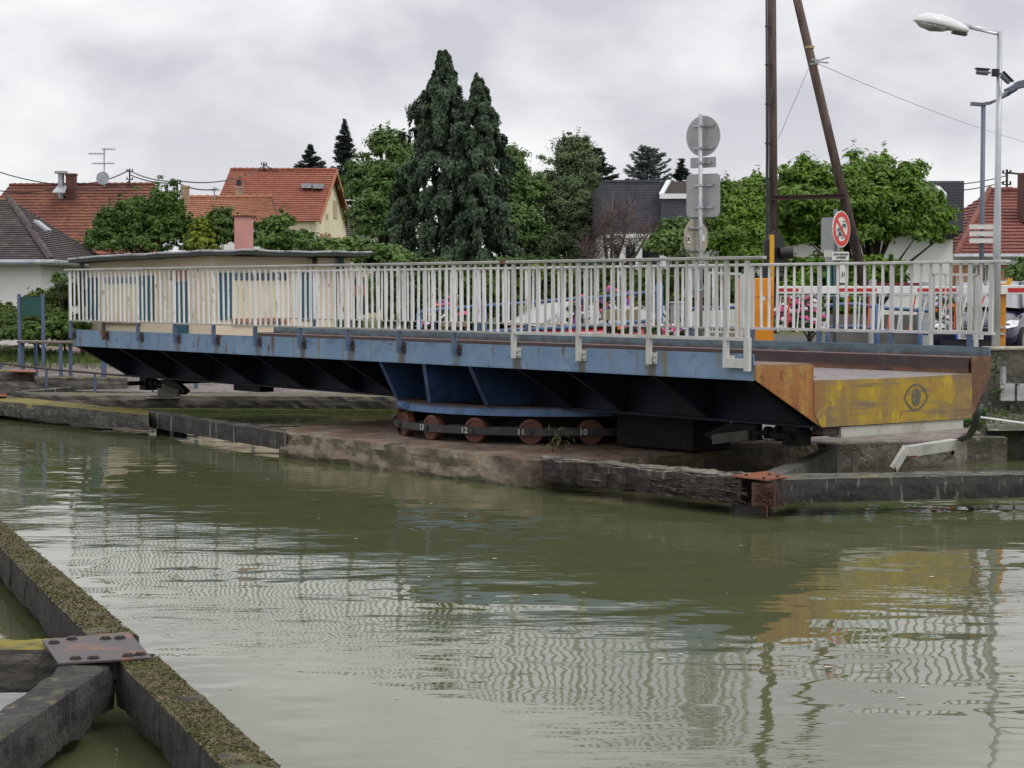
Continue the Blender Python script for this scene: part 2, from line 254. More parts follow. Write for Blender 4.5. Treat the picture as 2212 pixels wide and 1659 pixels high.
# ---------------------------------------------------------------- mesh helpers
PM = {}
def thing(name, label, cat, loc=(0, 0, 0), rz=0, group=None):
    o = bpy.data.objects.new(name, None); COL.objects.link(o); o.empty_display_size = .2
    o.location = loc; o.rotation_euler = (0, 0, rz)
    PM[o.name] = (Matrix.Translation(Vector(loc)) @ Matrix.Rotation(rz, 4, 'Z')).inverted()
    o['label'] = label; o['category'] = cat
    if group: o['group'] = group
    return o
def tag(o, label=None, cat=None, group=None, kind=None):
    for k, v in (('label', label), ('category', cat), ('group', group), ('kind', kind)):
        if v: o[k] = v
    return o
class MB:
    def __init__(s): s.v = []; s.f = []; s.m = []; s.cur = 0
    def add(s, vs, fs):
        o = len(s.v); s.v += [tuple(v) for v in vs]; s.f += [tuple(i+o for i in f) for f in fs]; s.m += [s.cur]*len(fs); return s
    def hexa(s, p): return s.add(p, [(0, 3, 2, 1), (4, 5, 6, 7), (0, 1, 5, 4), (1, 2, 6, 5), (2, 3, 7, 6), (3, 0, 4, 7)])
    def box(s, x0, x1, y0, y1, z0, z1): return s.hexa([(x0, y0, z0), (x1, y0, z0), (x1, y1, z0), (x0, y1, z0), (x0, y0, z1), (x1, y0, z1), (x1, y1, z1), (x0, y1, z1)])
    def obox(s, c, u, v, w, a, b, d):      # centre, axes, half sizes
        c, u, v, w = map(Vector, (c, u, v, w)); P = []
        for k in (-1, 1):
            for i, j in ((-1, -1), (1, -1), (1, 1), (-1, 1)): P.append(c+u*(a*i)+v*(b*j)+w*(d*k))
        return s.hexa(P)
    def bar(s, p, q, w, h, up=(0, 0, 1)):
        p, q = Vector(p), Vector(q); d = (q-p); l = d.length; d /= l; up = Vector(up)
        sd = d.cross(up)
        if sd.length < 1e-4: sd = d.cross(Vector((1, 0, 0)))
        sd.normalize(); u2 = sd.cross(d)
        return s.obox((p+q)/2, d, sd, u2, l/2, w/2, h/2)
    def tube(s, pts, r, n=8, cap=True):
        pts = [Vector(p) for p in pts]; rs = r if isinstance(r, (list, tuple)) else [r]*len(pts); o = len(s.v); ref = None
        for i, p in enumerate(pts):
            d = (pts[min(i+1, len(pts)-1)]-pts[max(i-1, 0)]).normalized()
            if ref is None: ref = d.orthogonal().normalized()
            ref = (ref-d*ref.dot(d)).normalized(); b = d.cross(ref)
            for k in range(n):
                a = 2*math.pi*k/n; s.v.append(tuple(p+(ref*math.cos(a)+b*math.sin(a))*rs[i]))
        fs = []
        for i in range(len(pts)-1):
            for k in range(n):
                k2 = (k+1) % n; fs.append((o+i*n+k, o+i*n+k2, o+(i+1)*n+k2, o+(i+1)*n+k))
        if cap: fs += [tuple(o+k for k in reversed(range(n))), tuple(o+(len(pts)-1)*n+k for k in range(n))]
        s.f += fs; s.m += [s.cur]*len(fs); return s
    def prism(s, poly, off):     # planar polygon (3d pts) extruded by vector
        n = len(poly); off = Vector(off); P = [Vector(p) for p in poly]; Q = [p+off for p in P]
        return s.add(P+Q, [tuple(reversed(range(n))), tuple(range(n, 2*n))]+[(i, (i+1) % n, n+(i+1) % n, n+i) for i in range(n)])
    def quad(s, *p): return s.add(p, [tuple(range(len(p)))])
    def ball(s, c, r, n=10, m=6, sq=(1, 1, 1)):
        vs = []; fs = []
        for j in range(m+1):
            th = math.pi*j/m
            for i in range(n):
                a = 2*math.pi*i/n; vs.append((c[0]+r*sq[0]*math.sin(th)*math.cos(a), c[1]+r*sq[1]*math.sin(th)*math.sin(a), c[2]+r*sq[2]*math.cos(th)))
        for j in range(m):
            for i in range(n): fs.append((j*n+i, (j+1)*n+i, (j+1)*n+(i+1) % n, j*n+(i+1) % n))
        return s.add(vs, fs)
    def build(s, name, mat, parent=None, world=True, smooth=False, bevel=0, sub=0):
        me = bpy.data.meshes.new(name); me.from_pydata(s.v, [], s.f); me.update()
        for mm in (mat if isinstance(mat, (list, tuple)) else [mat]): me.materials.append(mm)
        if any(s.m): me.polygons.foreach_set('material_index', s.m)
        if smooth: me.polygons.foreach_set('use_smooth', [True]*len(me.polygons))
        o = bpy.data.objects.new(name, me); COL.objects.link(o)
        if parent is not None:
            o.parent = parent
            if world: o.matrix_parent_inverse = root_inv(parent)
        if bevel:
            b = o.modifiers.new('bevel', 'BEVEL'); b.width = bevel; b.segments = 1; b.limit_method = 'ANGLE'
        if sub:
            b = o.modifiers.new('sub', 'SUBSURF'); b.levels = b.render_levels = sub
        return o
LOCALPART = set()
def root_inv(p):
    if p.name in PM: return PM[p.name]
    # parent is a mesh built in world coordinates: it sits at identity basis under its root
    return Matrix.Identity(4)
def text_obj(s, size, M, name, mat, parent, world=True, ext=.002, align='CENTER', bold=0):
    cu = bpy.data.curves.new(name, 'FONT'); cu.body = s; cu.size = size; cu.extrude = ext; cu.align_x = align; cu.align_y = 'CENTER'; cu.offset = bold; cu.resolution_u = 3
    to = bpy.data.objects.new(name, cu); COL.objects.link(to)
    dg = bpy.context.evaluated_depsgraph_get(); me = bpy.data.meshes.new_from_object(to.evaluated_get(dg))
    bpy.data.objects.remove(to); bpy.data.curves.remove(cu)
    me.transform(M); me.materials.clear(); me.materials.append(mat)
    o = bpy.data.objects.new(name, me); COL.objects.link(o)
    if parent is not None:
        o.parent = parent
        if world: o.matrix_parent_inverse = root_inv(parent)
    return o
def frameM(origin, right, up):
    r = Vector(right).normalized(); u = Vector(up).normalized(); n = r.cross(u)
    M = Matrix.Identity(4)
    for i in range(3): M[i][0] = r[i]; M[i][1] = u[i]; M[i][2] = n[i]; M[i][3] = origin[i]
    return M
def nz(p, sc, amp): return mnoise.noise(Vector(p)*sc)*amp
def roughbeam(top4, h, nl=40, nw=6, amp=.012, sc=6, edge=.02, drop=None):
    """top4 = a0,a1,b0,b1 (a = start left/right, b = end left/right); subdivided, uneven timber or concrete beam"""
    a0, a1, b0, b1 = map(Vector, top4); m = MB(); prof = []
    nh = 3
    for j in range(nw+1): prof.append((j/nw, 0))
    for k in range(1, nh+1): prof.append((1, -k/nh))
    for j in range(nw-1, -1, -1): prof.append((j/nw, -1))
    for k in range(nh-1, 0, -1): prof.append((0, -k/nh))
    n = len(prof)
    for i in range(nl+1):
        t = i/nl; L0 = a0.lerp(b0, t); L1 = a1.lerp(b1, t)
        for (u, v) in prof:
            p = L0.lerp(L1, u)+Vector((0, 0, v*h))
            c = L0.lerp(L1, .5)+Vector((0, 0, -h/2)); d = (p-c)
            k = 1+nz(p, sc, amp/.15)+nz(p, sc*3.3, amp/.3)
            ed = 1-edge*2 if (u in (0, 1) and v in (0, -1)) else 1
            m.v.append(tuple(c+d*k*ed))
    for i in range(nl):
        for j in range(n):
            j2 = (j+1) % n; m.f.append((i*n+j, (i+1)*n+j, (i+1)*n+j2, i*n+j2)); m.m.append(0)
    m.f += [tuple(range(n)), tuple(nl*n+k for k in reversed(range(n)))]; m.m += [0, 0]
    return m
# ---- leaves
def leafobj(name, P, Nr, size, mat, aspect=1.6, parent=None, axis=None, idx=None):
    n = len(P); Nr = Nr/np.linalg.norm(Nr, axis=1, keepdims=True)
    if axis is None: axis = rng.normal(size=(n, 3))
    u = axis-Nr*np.sum(axis*Nr, 1, keepdims=True); u /= np.linalg.norm(u, axis=1, keepdims=True)+1e-9
    v = np.cross(Nr, u); s = size[:, None] if np.ndim(size) else np.full((n, 1), size)
    V = np.empty((n, 4, 3)); V[:, 0] = P-u*s*aspect; V[:, 1] = P+v*s*.8+Nr*s*.2; V[:, 2] = P+u*s*aspect; V[:, 3] = P-v*s*.8+Nr*s*.2
    me = bpy.data.meshes.new(name); me.vertices.add(4*n); me.vertices.foreach_set('co', V.ravel())
    me.loops.add(4*n); me.loops.foreach_set('vertex_index', np.arange(4*n, dtype=np.int32))
    me.polygons.add(n); me.polygons.foreach_set('loop_start', np.arange(0, 4*n, 4, dtype=np.int32))
    me.update(); me.validate()
    mats = mat if isinstance(mat, (list, tuple)) else [mat]
    for mm in mats: me.materials.append(mm)
    if idx is not None: me.polygons.foreach_set('material_index', idx.astype(np.int32))
    o = bpy.data.objects.new(name, me); COL.objects.link(o)
    if parent is not None: o.parent = parent; o.matrix_parent_inverse = root_inv(parent)
    return o
def unit(n):
    d = rng.normal(size=(n, 3)); return d/np.linalg.norm(d, axis=1, keepdims=True)
def crownpts(blobs, ncl, lpc, rc, bias=.55):
    """blobs: (px, py, rx, ry, D) in picture px at depth D -> clustered leaf points; returns P, normals, centres"""
    C = []; Rr = []
    for (px, py, rx, ry, D) in blobs:
        c = at(px, py, D); k = D/F; C.append(tuple(c)); Rr.append((rx*k, rx*k*.85, ry*k))
    C = np.array(C); Rr = np.array(Rr); w = Rr[:, 0]*Rr[:, 2]; w = w/w.sum()
    b = rng.choice(len(C), ncl, p=w); d = unit(ncl); d[:, 2] = np.where(d[:, 2] < -.5, -d[:, 2], d[:, 2])
    rad = bias+(1-bias)*rng.random((ncl, 1))**.6
    wob = np.array([mnoise.noise(Vector((q[0]*2.2+k*7.3, q[1]*2.2, q[2]*2.2)))+.6*mnoise.noise(Vector((q[0]*5+k*3.1, q[1]*5, q[2]*5))) for q, k in zip(d, b)])[:, None]
    cc = C[b]+d*rad*(1+.55*wob)*Rr[b]
    dd = unit(ncl*lpc); rr = rc*(.35+1.15*rng.random((ncl, 1))**1.5)
    stretch = np.ones((ncl, 3))*np.array([1.1, 1.1, .62]); st = (rng.random(ncl) < .10) & (d[:, 2] > .1)
    stretch[st] = np.array([.3, .3, 1.7])
    g = rng.normal(size=(ncl*lpc, 3))*.5; g = np.clip(g, -.95, .95)
    P = np.repeat(cc, lpc, 0)+g*np.repeat(rr, lpc, 0)*np.repeat(stretch, lpc, 0)
    Nn = g*.9+np.repeat(d, lpc, 0)*.5+np.array([0, 0, .55])+rng.normal(size=dd.shape)*.35
    return P, Nn, cc
def tree(name, label, cat, blobs, ncl, lpc, rc, ls, mat, base, trunk_r=.15, gz=.8, group=None, twigs=14, bk=None, bias=.55, aspect=1.5):
    bpx, D = base; b = at(bpx, 600, D); b.z = gz
    t = thing(name, label, cat, b, 0, group)
    P, Nn, cc = crownpts(blobs, ncl, lpc, rc, bias)
    leafobj('crown', P, Nn, ls*(.6+.8*rng.random(len(P))), mat, aspect, t)
    top = max((at(q[0], q[1]-q[3]*.4, q[4]) for q in blobs), key=lambda v: v.z)
    m = MB(); mid = Vector(b).lerp(Vector((b.x*.5+top.x*.5, b.y, 0)), .5); mid.z = gz+(top.z-gz)*.5
    m.tube([b-Vector((0, 0, .3)), (b.x, b.y, gz+(top.z-gz)*.2), mid, (top.x, top.y, gz+(top.z-gz)*.9)], [trunk_r*1.3, trunk_r, trunk_r*.6, trunk_r*.12], 8)
    for k in range(twigs):
        c = Vector(cc[rng.integers(len(cc))]); h = .2+.6*random.random()
        s0 = Vector((b.x, b.y, gz+(c.z-gz)*h*.8)).lerp(Vector((mid.x, mid.y, gz+(c.z-gz)*h*.8)), .7)
        m1 = s0.lerp(c, .5)+Vector((0, 0, .12*(c-s0).length)); m.tube([s0, m1, c], [trunk_r*.4, trunk_r*.24, trunk_r*.06], 5)
    m.build('trunk', bk or bark, t, smooth=True)
    return t
def conifer(name, label, px, ytop, D, prof, mat, n=900, gz=.8, droop=1, group=None, sz=.05, per=60, tr=.16, seed=1):
    """prof: list of (py, half width px); drooping fronds (droop>.5) or spiky spruce whorls"""
    top = at(px, ytop, D); k = D/F; H = top.z-gz
    t = thing(name, label, 'tree', (top.x, D, gz), 0, group)
    pz = [at(px, p[0], D).z for p in prof][::-1]; pw = [p[1]*k for p in prof][::-1]
    m = MB(); m.tube([(top.x, D, gz-.3), (top.x, D, top.z-.1)], [tr, .02], 8)
    if droop > .5:
        nb = n//9; zb = gz+.3+(H-.45)*((np.arange(nb)+rng.random(nb))/nb)**.9; ab = (np.arange(nb)*2.39996+rng.random(nb)*.8) % 6.2832
        Lb = np.interp(zb, pz, pw)*np.array([1.10+.42*mnoise.noise(Vector((math.cos(a)*1.6+seed*9, math.sin(a)*1.6, h*1.5))) for a, h in zip(ab, zb)])*rng.uniform(.80, 1.28, nb)
        z, az, rad, dxl = [], [], [], []
        for b in range(nb):
            nf = 9; u = np.concatenate([rng.uniform(.55, 1.0, nf-1), rng.uniform(.1, .5, 1)])
            lift = .22*Lb[b]*u-.34*Lb[b]*u**3
            z.append(zb[b]+lift+rng.normal(size=nf)*.04); rad.append(Lb[b]*u); az.append(ab[b]+rng.normal(size=nf)*(.05+.13/np.maximum(.25, Lb[b]*u))*.55*min(1, Lb[b]*1.6))
        z = np.concatenate(z); az = np.concatenate(az); rad = np.concatenate(rad); n = len(z)
        ln = (.16+.40*rng.random(n))*np.clip(np.interp(z, pz, pw)*1.1+.15, .22, 1); wd = ln*.24
        dx, dy = np.cos(az), np.sin(az)
        s_ = rng.random((n, per))**.9; lat = np.clip(rng.normal(size=(n, per, 2)), -1.8, 1.8)*(wd[:, None]*(1.05-s_)*.9)[:, :, None]
        arch = .10*(1-(1-s_)**2)
        X = top.x+dx[:, None]*(rad[:, None]+arch*.5)+lat[:, :, 0]; Y = D+dy[:, None]*(rad[:, None]+arch*.5)+lat[:, :, 1]
        Z = z[:, None]-s_*ln[:, None]+.03*rng.normal(size=(n, per))
        P = np.stack([X, Y, Z], -1).reshape(-1, 3); o3 = np.repeat(np.stack([dx, dy, np.full(n, .5)], 1), per, 0)
        ax = np.array([0, 0, -1.])+o3*.3+rng.normal(size=P.shape)*.45; Nn = o3+rng.normal(size=P.shape)*.6
        leafobj('crown', P, Nn, sz*(.5+.8*rng.random(len(P))), mat, 1.8, t, ax)
        for i in range(0, n, 20): m.tube([(top.x, D, z[i]-.1), (top.x+dx[i]*rad[i], D+dy[i]*rad[i], z[i])], [.03, .008], 4)
    else:
        P = []; AX = []; NN = []
        zz = gz+.8
        while zz < top.z-.05:
            w = float(np.interp(zz, pz, pw)); nb = 5 if w > .25 else 4
            for b in range(nb):
                a = random.random()*6.283; L_ = w*random.uniform(.7, 1.18); cx_, sy_ = math.cos(a), math.sin(a); q = int(max(8, per*L_))
                u = rng.random(q)**.75; dz = -droop*.55*L_*u+ .30*L_*u**2.5*(1 if droop < .5 else .3)+random.uniform(-.06, .06)
                wdt = (.07+.16*L_*(1-u))*rng.normal(size=q)
                x = top.x+cx_*L_*u-sy_*wdt; y = D+sy_*L_*u+cx_*wdt
                P.append(np.stack([x, y, zz+dz-np.abs(rng.normal(size=q))*.05], 1)); AX.append(np.tile([cx_, sy_, .05], (q, 1))+rng.normal(size=(q, 3))*.5); NN.append(np.tile([0, 0, 1.], (q, 1))+rng.normal(size=(q, 3))*.5)
                if random.random() < .5: m.tube([(top.x, D, zz), (top.x+cx_*L_*.5, D+sy_*L_*.5, zz-droop*.2*L_), (top.x+cx_*L_*.97, D+sy_*L_*.97, zz-droop*.5*L_+.2*L_)], [.03, .018, .006], 4)
            zz += random.uniform(.09, .17)*(.7+w*.5)
        P = np.vstack(P); leafobj('crown', P, np.vstack(NN), sz*(.5+.8*rng.random(len(P))), mat, 2.4, t, np.vstack(AX))
    m.build('trunk', bark, t, smooth=True)
    return t
# ================================================================ SETTING
# --- water
m = MB(); m.quad((-90, -40, 0), (110, -40, 0), (110, 60, 0), (-90, 60, 0))
wm = bpy.data.materials.new('murky canal water'); wm.use_nodes = True; t_ = wm.node_tree; b_ = t_.nodes['Principled BSDF']
b_.inputs['Base Color'].default_value = (.096, .106, .050, 1); b_.inputs['Roughness'].default_value = .015; b_.inputs['IOR'].default_value = 1.48
c_ = N(t_, 'ShaderNodeTexCoord')
def wn(scale, rot, det, dist, prev, mask=None):
    a = N(t_, 'ShaderNodeMapping'); a.inputs['Scale'].default_value = scale; a.inputs['Rotation'].default_value = (0, 0, R(rot))
    n = N(t_, 'ShaderNodeTexNoise'); n.inputs['Scale'].default_value = 1; n.inputs['Detail'].default_value = det; n.inputs['Roughness'].default_value = .45
    bp = N(t_, 'ShaderNodeBump'); bp.inputs['Distance'].default_value = dist
    t_.links.new(c_.outputs['Object'], a.inputs[0]); t_.links.new(a.outputs[0], n.inputs['Vector']); h = n.outputs['Fac']
    if mask:
        a2 = N(t_, 'ShaderNodeTexNoise'); a2.inputs['Scale'].default_value = mask; a2.inputs['Detail'].default_value = 1; t_.links.new(c_.outputs['Object'], a2.inputs['Vector'])
        r = N(t_, 'ShaderNodeMapRange'); r.inputs['From Min'].default_value = .42; r.inputs['From Max'].default_value = .62; t_.links.new(a2.outputs['Fac'], r.inputs['Value'])
        mu = N(t_, 'ShaderNodeMath', operation='MULTIPLY'); t_.links.new(h, mu.inputs[0]); t_.links.new(r.outputs[0], mu.inputs[1]); h = mu.outputs[0]
    t_.links.new(h, bp.inputs['Height'])
    if prev: t_.links.new(prev, bp.inputs['Normal'])
    return bp.outputs[0]
q_ = wn((.8, 1.1, 1), 12, 1, .016, None)
q_ = wn((2.6, 3.4, 1), -8, 1, .0050, q_)
q_ = wn((3.2, 11, 1), 10, 2, .0038, q_, .30)
t_.links.new(q_, b_.inputs['Normal'])
wat = m.build('water', wm); tag(wat, 'murky green canal water with soft ripples', 'water', kind='structure')
# --- ground: bank edge as a function of X
EX = [-80, -30, -14, -9, -2, 1.6, 6.4, 6.7, 13, 60]; EY = [45, 42, 39.6, 38.2, 37, 29.6, 28.2, 26.9, 27.4, 40]
def edgeY(x): return float(np.interp(x, EX, EY))
def gz(x, d):   # ground height at distance d behind the edge
    left = float(np.interp(d, [0, 2.6, 8, 40, 900], [.22, .60, .80, 1.0, 1.6])); right = 1.02 if d < 60 else 1.3
    k = min(1, max(0, (x+1.0)/2.0)); return left*(1-k)+right*k
def gxy(x, y): return gz(x, max(0, y-edgeY(x)))
xs = [-600, -300, -120]+[x*1.0 for x in range(-80, 60, 1)]+[120, 300, 700]; ds = [0, .01, .6, 1.2, 2.0, 2.6, 4, 6, 8, 12, 20, 40, 90, 250, 900]
m = MB()
for x in xs:
    y0 = edgeY(x)
    for i, d in enumerate(ds):
        m.v.append((x, y0+d, -.9 if i == 0 else gz(x, d)+(nz((x, y0+d, 0), .7, .03) if 2 <= i < 10 and x < -2 else 0)))
nd = len(ds)
for i in range(len(xs)-1):
    for j in range(nd-1): m.f.append((i*nd+j, (i+1)*nd+j, (i+1)*nd+j+1, i*nd+j+1)); m.m.append(0)
tag(m.build('ground', soil, smooth=False), 'grassy canal bank and ground reaching the horizon', 'ground', kind='structure')
def sheet(name, fx, x0, x1, d0, d1, lift, mat, label, nx=60, nd_=6, dfun=None):
    m = MB()
    for i in range(nx+1):
        x = x0+(x1-x0)*i/nx
        for j in range(nd_+1):
            a, b = (d0, d1) if dfun is None else dfun(x)
            d = a+(b-a)*j/nd_; y = edgeY(x)+d; m.v.append((x, y, np.interp(0, [0], [0])+gsurf(x, y)+lift))
    for i in range(nx):
        for j in range(nd_): m.f.append((i*(nd_+1)+j, (i+1)*(nd_+1)+j, (i+1)*(nd_+1)+j+1, i*(nd_+1)+j+1)); m.m.append(0)
    return tag(m.build(name, mat, smooth=True), label, name.replace('_', ' '), kind='structure')
def gsurf(x, y):
    d = y-edgeY(x); return gz(x, d)+(nz((x, y, 0), .7, .03) if .5 < d < 13 and x < -2 else 0)
sheet('embankment', None, -40, -2.2, .03, 3.6, .03, cobble, 'cobbled stone slope of the canal bank below the grass')
def pd(x):
    c = np.interp(x, [-40, -13, -9.5, -6, -2], [9.5, 8.6, 5.4, 4.2, 3.8]); return (c, c+2.4)
sheet('path', None, -40, -2.2, 0, 0, .035, pathm, 'pinkish grit towpath across the grass', dfun=pd)
sheet('road', None, 4.5, 30, 1.9, 26, .012, asph, 'asphalt road behind the barrier')
# grass blades on the left bank
n = 22000; X = rng.uniform(-14.5, -4, n); dd = rng.uniform(2.4, 14, n); Yv = np.array([edgeY(a) for a in X])+dd
pdl = np.array([pd(a)[0] for a in X]); keep = (dd < pdl) | (dd > pdl+2.4)
keep &= (dd > 3.4) | (rng.random(n) < .25)
X, Yv = X[keep], Yv[keep]; Z = np.array([gsurf(a, b) for a, b in zip(X, Yv)])+.05
P = np.stack([X, Yv, Z], 1); Nn = rng.normal(size=P.shape)*np.array([1, 1, .15])+np.array([0, -.6, .3]); ax = np.array([0, 0, 1.])+rng.normal(size=P.shape)*.3
g = leafobj('grass', P, Nn, .012+.012*rng.random(len(P)), grassm, 6, None, ax); tag(g, 'short green bank grass along the towpath', 'grass', kind='stuff')
# ================================================================ SWING BRIDGE  (local x = w across, y = t along away from the near end, z up)
RZ = math.atan2(.628, .778); BO = Vector((2.556, 20, 0))
eW = Vector((math.cos(RZ), math.sin(RZ), 0)); eT = Vector((-math.sin(RZ), math.cos(RZ), 0))
def B(w, t, z): return BO+eW*w+eT*t+Vector((0, 0, z))
LEN = 16.0; WG0, WG1, WF = 1.03, 3.585, 4.0
br = thing('swing_bridge', 'blue steel swing bridge with white railings and a rusty yellow end plate', 'bridge', BO, RZ)
def bp(mb, name, mat, parent=None, **k): return mb.build(name, mat, parent or br, world=False, **k)
# fascias (shallow channel: plate with a bottom lip)
for w0, w1, mt, z0, z1, lab in ((-.012, 0, blue, 1.35, 1.62, None), (WF, WF+.012, blue, 1.30, 1.62, None)):
    m = MB(); m.box(w0, w1, 0, LEN, z0, z1); m.box(w0-.0 if w0 < 1 else w0-.06, w1+.06 if w0 < 1 else w1, 0, LEN, z0-.012, z0-.002)
    bp(m, 'fascia', mt)
m = MB(); m.box(WF-.012, WF-.002, 0, LEN, 1.50, 1.615); bp(m, 'kerb_upstand', upst)
m = MB(); m.box(.015, .90, .02, LEN-.01, 1.455, 1.50); m.box(.86, .90, .022, LEN-.02, 1.31, 1.455); bp(m, 'near_footway', deckbrown)
m = MB(); m.box(3.645, WF-.014, .02, LEN-.01, 1.455, 1.503); bp(m, 'far_footway', deckbrown)
m = MB(); m.box(3.62, 3.643, .022, LEN-.02, 1.30, 1.500); bp(m, 'kerb', kerbface)
m = MB(); nseg = 8
for i in range(nseg+1):
    u = i/nseg; w = .905+u*(3.615-.905); z = 1.312-.014*math.sin(u*math.pi)
    m.v += [(w, .015, z), (w, LEN-.02, z), (w, .015, z-.06), (w, LEN-.02, z-.06)]
for i in range(nseg):
    a = i*4; b = a+4; m.f += [(a, b, b+1, a+1), (a+2, a+3, b+3, b+2), (a, a+2, b+2, b)]; m.m += [0]*3
bp(m, 'roadway', roadm)
# main girders
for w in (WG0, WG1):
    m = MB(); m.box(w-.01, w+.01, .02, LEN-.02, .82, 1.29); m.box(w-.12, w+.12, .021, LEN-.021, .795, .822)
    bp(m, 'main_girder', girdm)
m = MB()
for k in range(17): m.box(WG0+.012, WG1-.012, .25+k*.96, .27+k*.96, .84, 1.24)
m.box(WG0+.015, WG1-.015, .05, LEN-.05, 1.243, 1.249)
bp(m, 'cross_beams', girdm)
# cantilever brackets: spaced as in the photo; the middle ones are deeper, carried by the ring
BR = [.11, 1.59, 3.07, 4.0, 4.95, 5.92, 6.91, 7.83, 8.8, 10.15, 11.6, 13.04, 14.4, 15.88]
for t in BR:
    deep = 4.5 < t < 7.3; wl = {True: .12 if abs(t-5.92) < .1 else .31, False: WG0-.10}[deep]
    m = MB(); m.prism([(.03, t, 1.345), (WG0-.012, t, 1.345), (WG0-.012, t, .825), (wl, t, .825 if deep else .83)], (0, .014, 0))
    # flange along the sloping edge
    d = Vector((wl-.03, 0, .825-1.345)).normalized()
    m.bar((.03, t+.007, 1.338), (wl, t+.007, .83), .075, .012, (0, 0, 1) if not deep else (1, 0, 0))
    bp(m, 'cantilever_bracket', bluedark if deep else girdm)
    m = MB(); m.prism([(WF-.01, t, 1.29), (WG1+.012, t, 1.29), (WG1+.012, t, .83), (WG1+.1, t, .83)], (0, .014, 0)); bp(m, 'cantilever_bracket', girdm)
# soffit of near footway (dark)
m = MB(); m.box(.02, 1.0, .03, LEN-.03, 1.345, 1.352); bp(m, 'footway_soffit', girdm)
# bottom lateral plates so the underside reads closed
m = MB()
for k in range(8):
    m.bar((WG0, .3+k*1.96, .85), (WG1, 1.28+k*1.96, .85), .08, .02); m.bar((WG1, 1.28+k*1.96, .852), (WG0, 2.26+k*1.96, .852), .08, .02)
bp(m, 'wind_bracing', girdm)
# end plates (near end visible)
for te, s in ((0, -1), (LEN, 1)):
    th = .02*s
    m = MB(); m.prism([(.0, te, 1.51), (.90, te, 1.49), (.90, te, .96), (WG0-.0, te, .80), (.0, te, 1.345)], (0, th, 0)); a = bp(m, 'end_plate', orange)
    if s < 0: a['label'] = 'orange rusted end plate below the near footway'
    m = MB(); pts = []
    for i in range(9):
        u = i/8; pts.append((.905+u*(3.635-.905), te, 1.318-.014*math.sin(u*math.pi)))
    pts = [(.905, te, .96)]+pts+[(3.64, te, .79), (WG0+.004, te, .80)]
    m.prism(pts[:1]+pts[1:], (0, th*1.25, 0)); a = bp(m, 'end_plate', yellow)
    if s < 0:
        a['label'] = 'scratched yellow end plate with a painted eye'; ymain = a
    m = MB(); m.prism([(3.645, te, 1.515), (3.645, te, .83), (3.655, te, .79), (WF, te, 1.30), (WF+.01, te, 1.515)], (0, th, 0)); bp(m, 'end_plate', orange)
# painted eye
ec = 2.62; ez = 1.075; m = MB(); outer = []; inner = []
def almond(a, b, k=1.0):
    pts = []
    for i in range(33):
        x = -a+2*a*i/32; pts.append((x, b*(1-(abs(x)/a)**2.3)))
    return pts+[(x, -y) for x, y in reversed(pts[1:-1])]
O = almond(.222, .155); I = almond(.190, .127)
yy = -.0285
vs = [(ec+x, yy, ez+z) for x, z in O]+[(ec+x, yy, ez+z) for x, z in I]; n_ = len(O)
m.add(vs, [(i, (i+1) % n_, n_+(i+1) % n_, n_+i) for i in range(n_)])
m.add([(ec+.078*math.cos(a*math.pi/16), yy, ez+.108*math.sin(a*math.pi/16)) for a in range(32)], [tuple(range(32))])
bp(m, 'eye_mark', eyem, ymain)
# white beam under the end, gap block
m = MB(); m.box(1.38, 3.52, .0, .18, .665, .788); bp(m, 'buffer_beam', dirtywhite, bevel=.004)
m = MB(); m.box(1.12, 1.40, .03, .2, .71, .795); bp(m, 'bearing_block', ironr)
# locking gear under the near and far ends
def gear(t0, s):
    m = MB()
    for w in (1.0, 1.9):
        m.bar((w-.35, t0, .70), (w+.75, t0, .70), .07, .07); 
    for j in range(3): m.tube([(1.02, t0+s*(.05+.16*j), .70), (1.02, t0+s*(.12+.16*j), .70)], .11-.02*j, 12)
    m.prism([(.98, t0+s*.55, .78), (.98, t0+s*.55, .60), (.98, t0+s*1.25, .55), (.98, t0+s*1.4, .62), (.98, t0+s*1.0, .78)], (.1, 0, 0))
    m.bar((1.0, t0, .70), (1.0, t0+s*1.1, .68), .05, .05)
    m.box(.93, 1.15, t0-.12, t0+.12, .58, .79)
    bp(m, 'locking_gear', blackst, bevel=.006)
    m = MB(); m.bar((.96, t0+s*.65, .66), (.96, t0+s*1.22, .575), .035, .11); bp(m, 'lock_lever', concd)
gear(.35, 1); gear(15.3, -1)
m = MB(); m.box(.95, 1.2, 11.5, 12.3, .70, .79); bp(m, 'bearing_box', blackst)
# ---- railings
def post_mesh(w, t, newer, side):
    m = MB(); s = -1 if side < 0 else 1; x0, x1 = (w-.010, w+.018) if s < 0 else (w-.018, w+.010)
    m.box(x0, x1, t-.028, t+.028, 1.785, 2.615)
    return m
def lower_mesh(w, t, s):
    m = MB(); x0, x1 = (w-.016, w+.026) if s < 0 else (w-.026, w+.016)
    m.box(x0, x1, t-.030, t+.030, 1.47, 1.765)
    a, b = (w+.026, .0-.013) if s < 0 else (WF+.013, w-.026)
    m.box(min(a, b), max(a, b), t-.026, t+.026, 1.50, 1.60)
    m.cur = 1
    m.box((-.030 if s < 0 else WF+.013), (-.013 if s < 0 else WF+.03), t-.085, t-.028, 1.47, 1.60)
    for z in (1.505, 1.565):
        m.tube([(-.03 if s < 0 else WF+.03, t-.057, z), (-.05 if s < 0 else WF+.05, t-.057, z)], .014, 6)
    return m
POST = [.04]+[.35+1.2*k for k in range(13)]+[15.97]
def balt():
    r = [.20]
    for k in range(12): r += [.35+1.2*k+.15*j for j in range(1, 8)]
    return r+[14.75+.15*j for j in range(1, 8)]
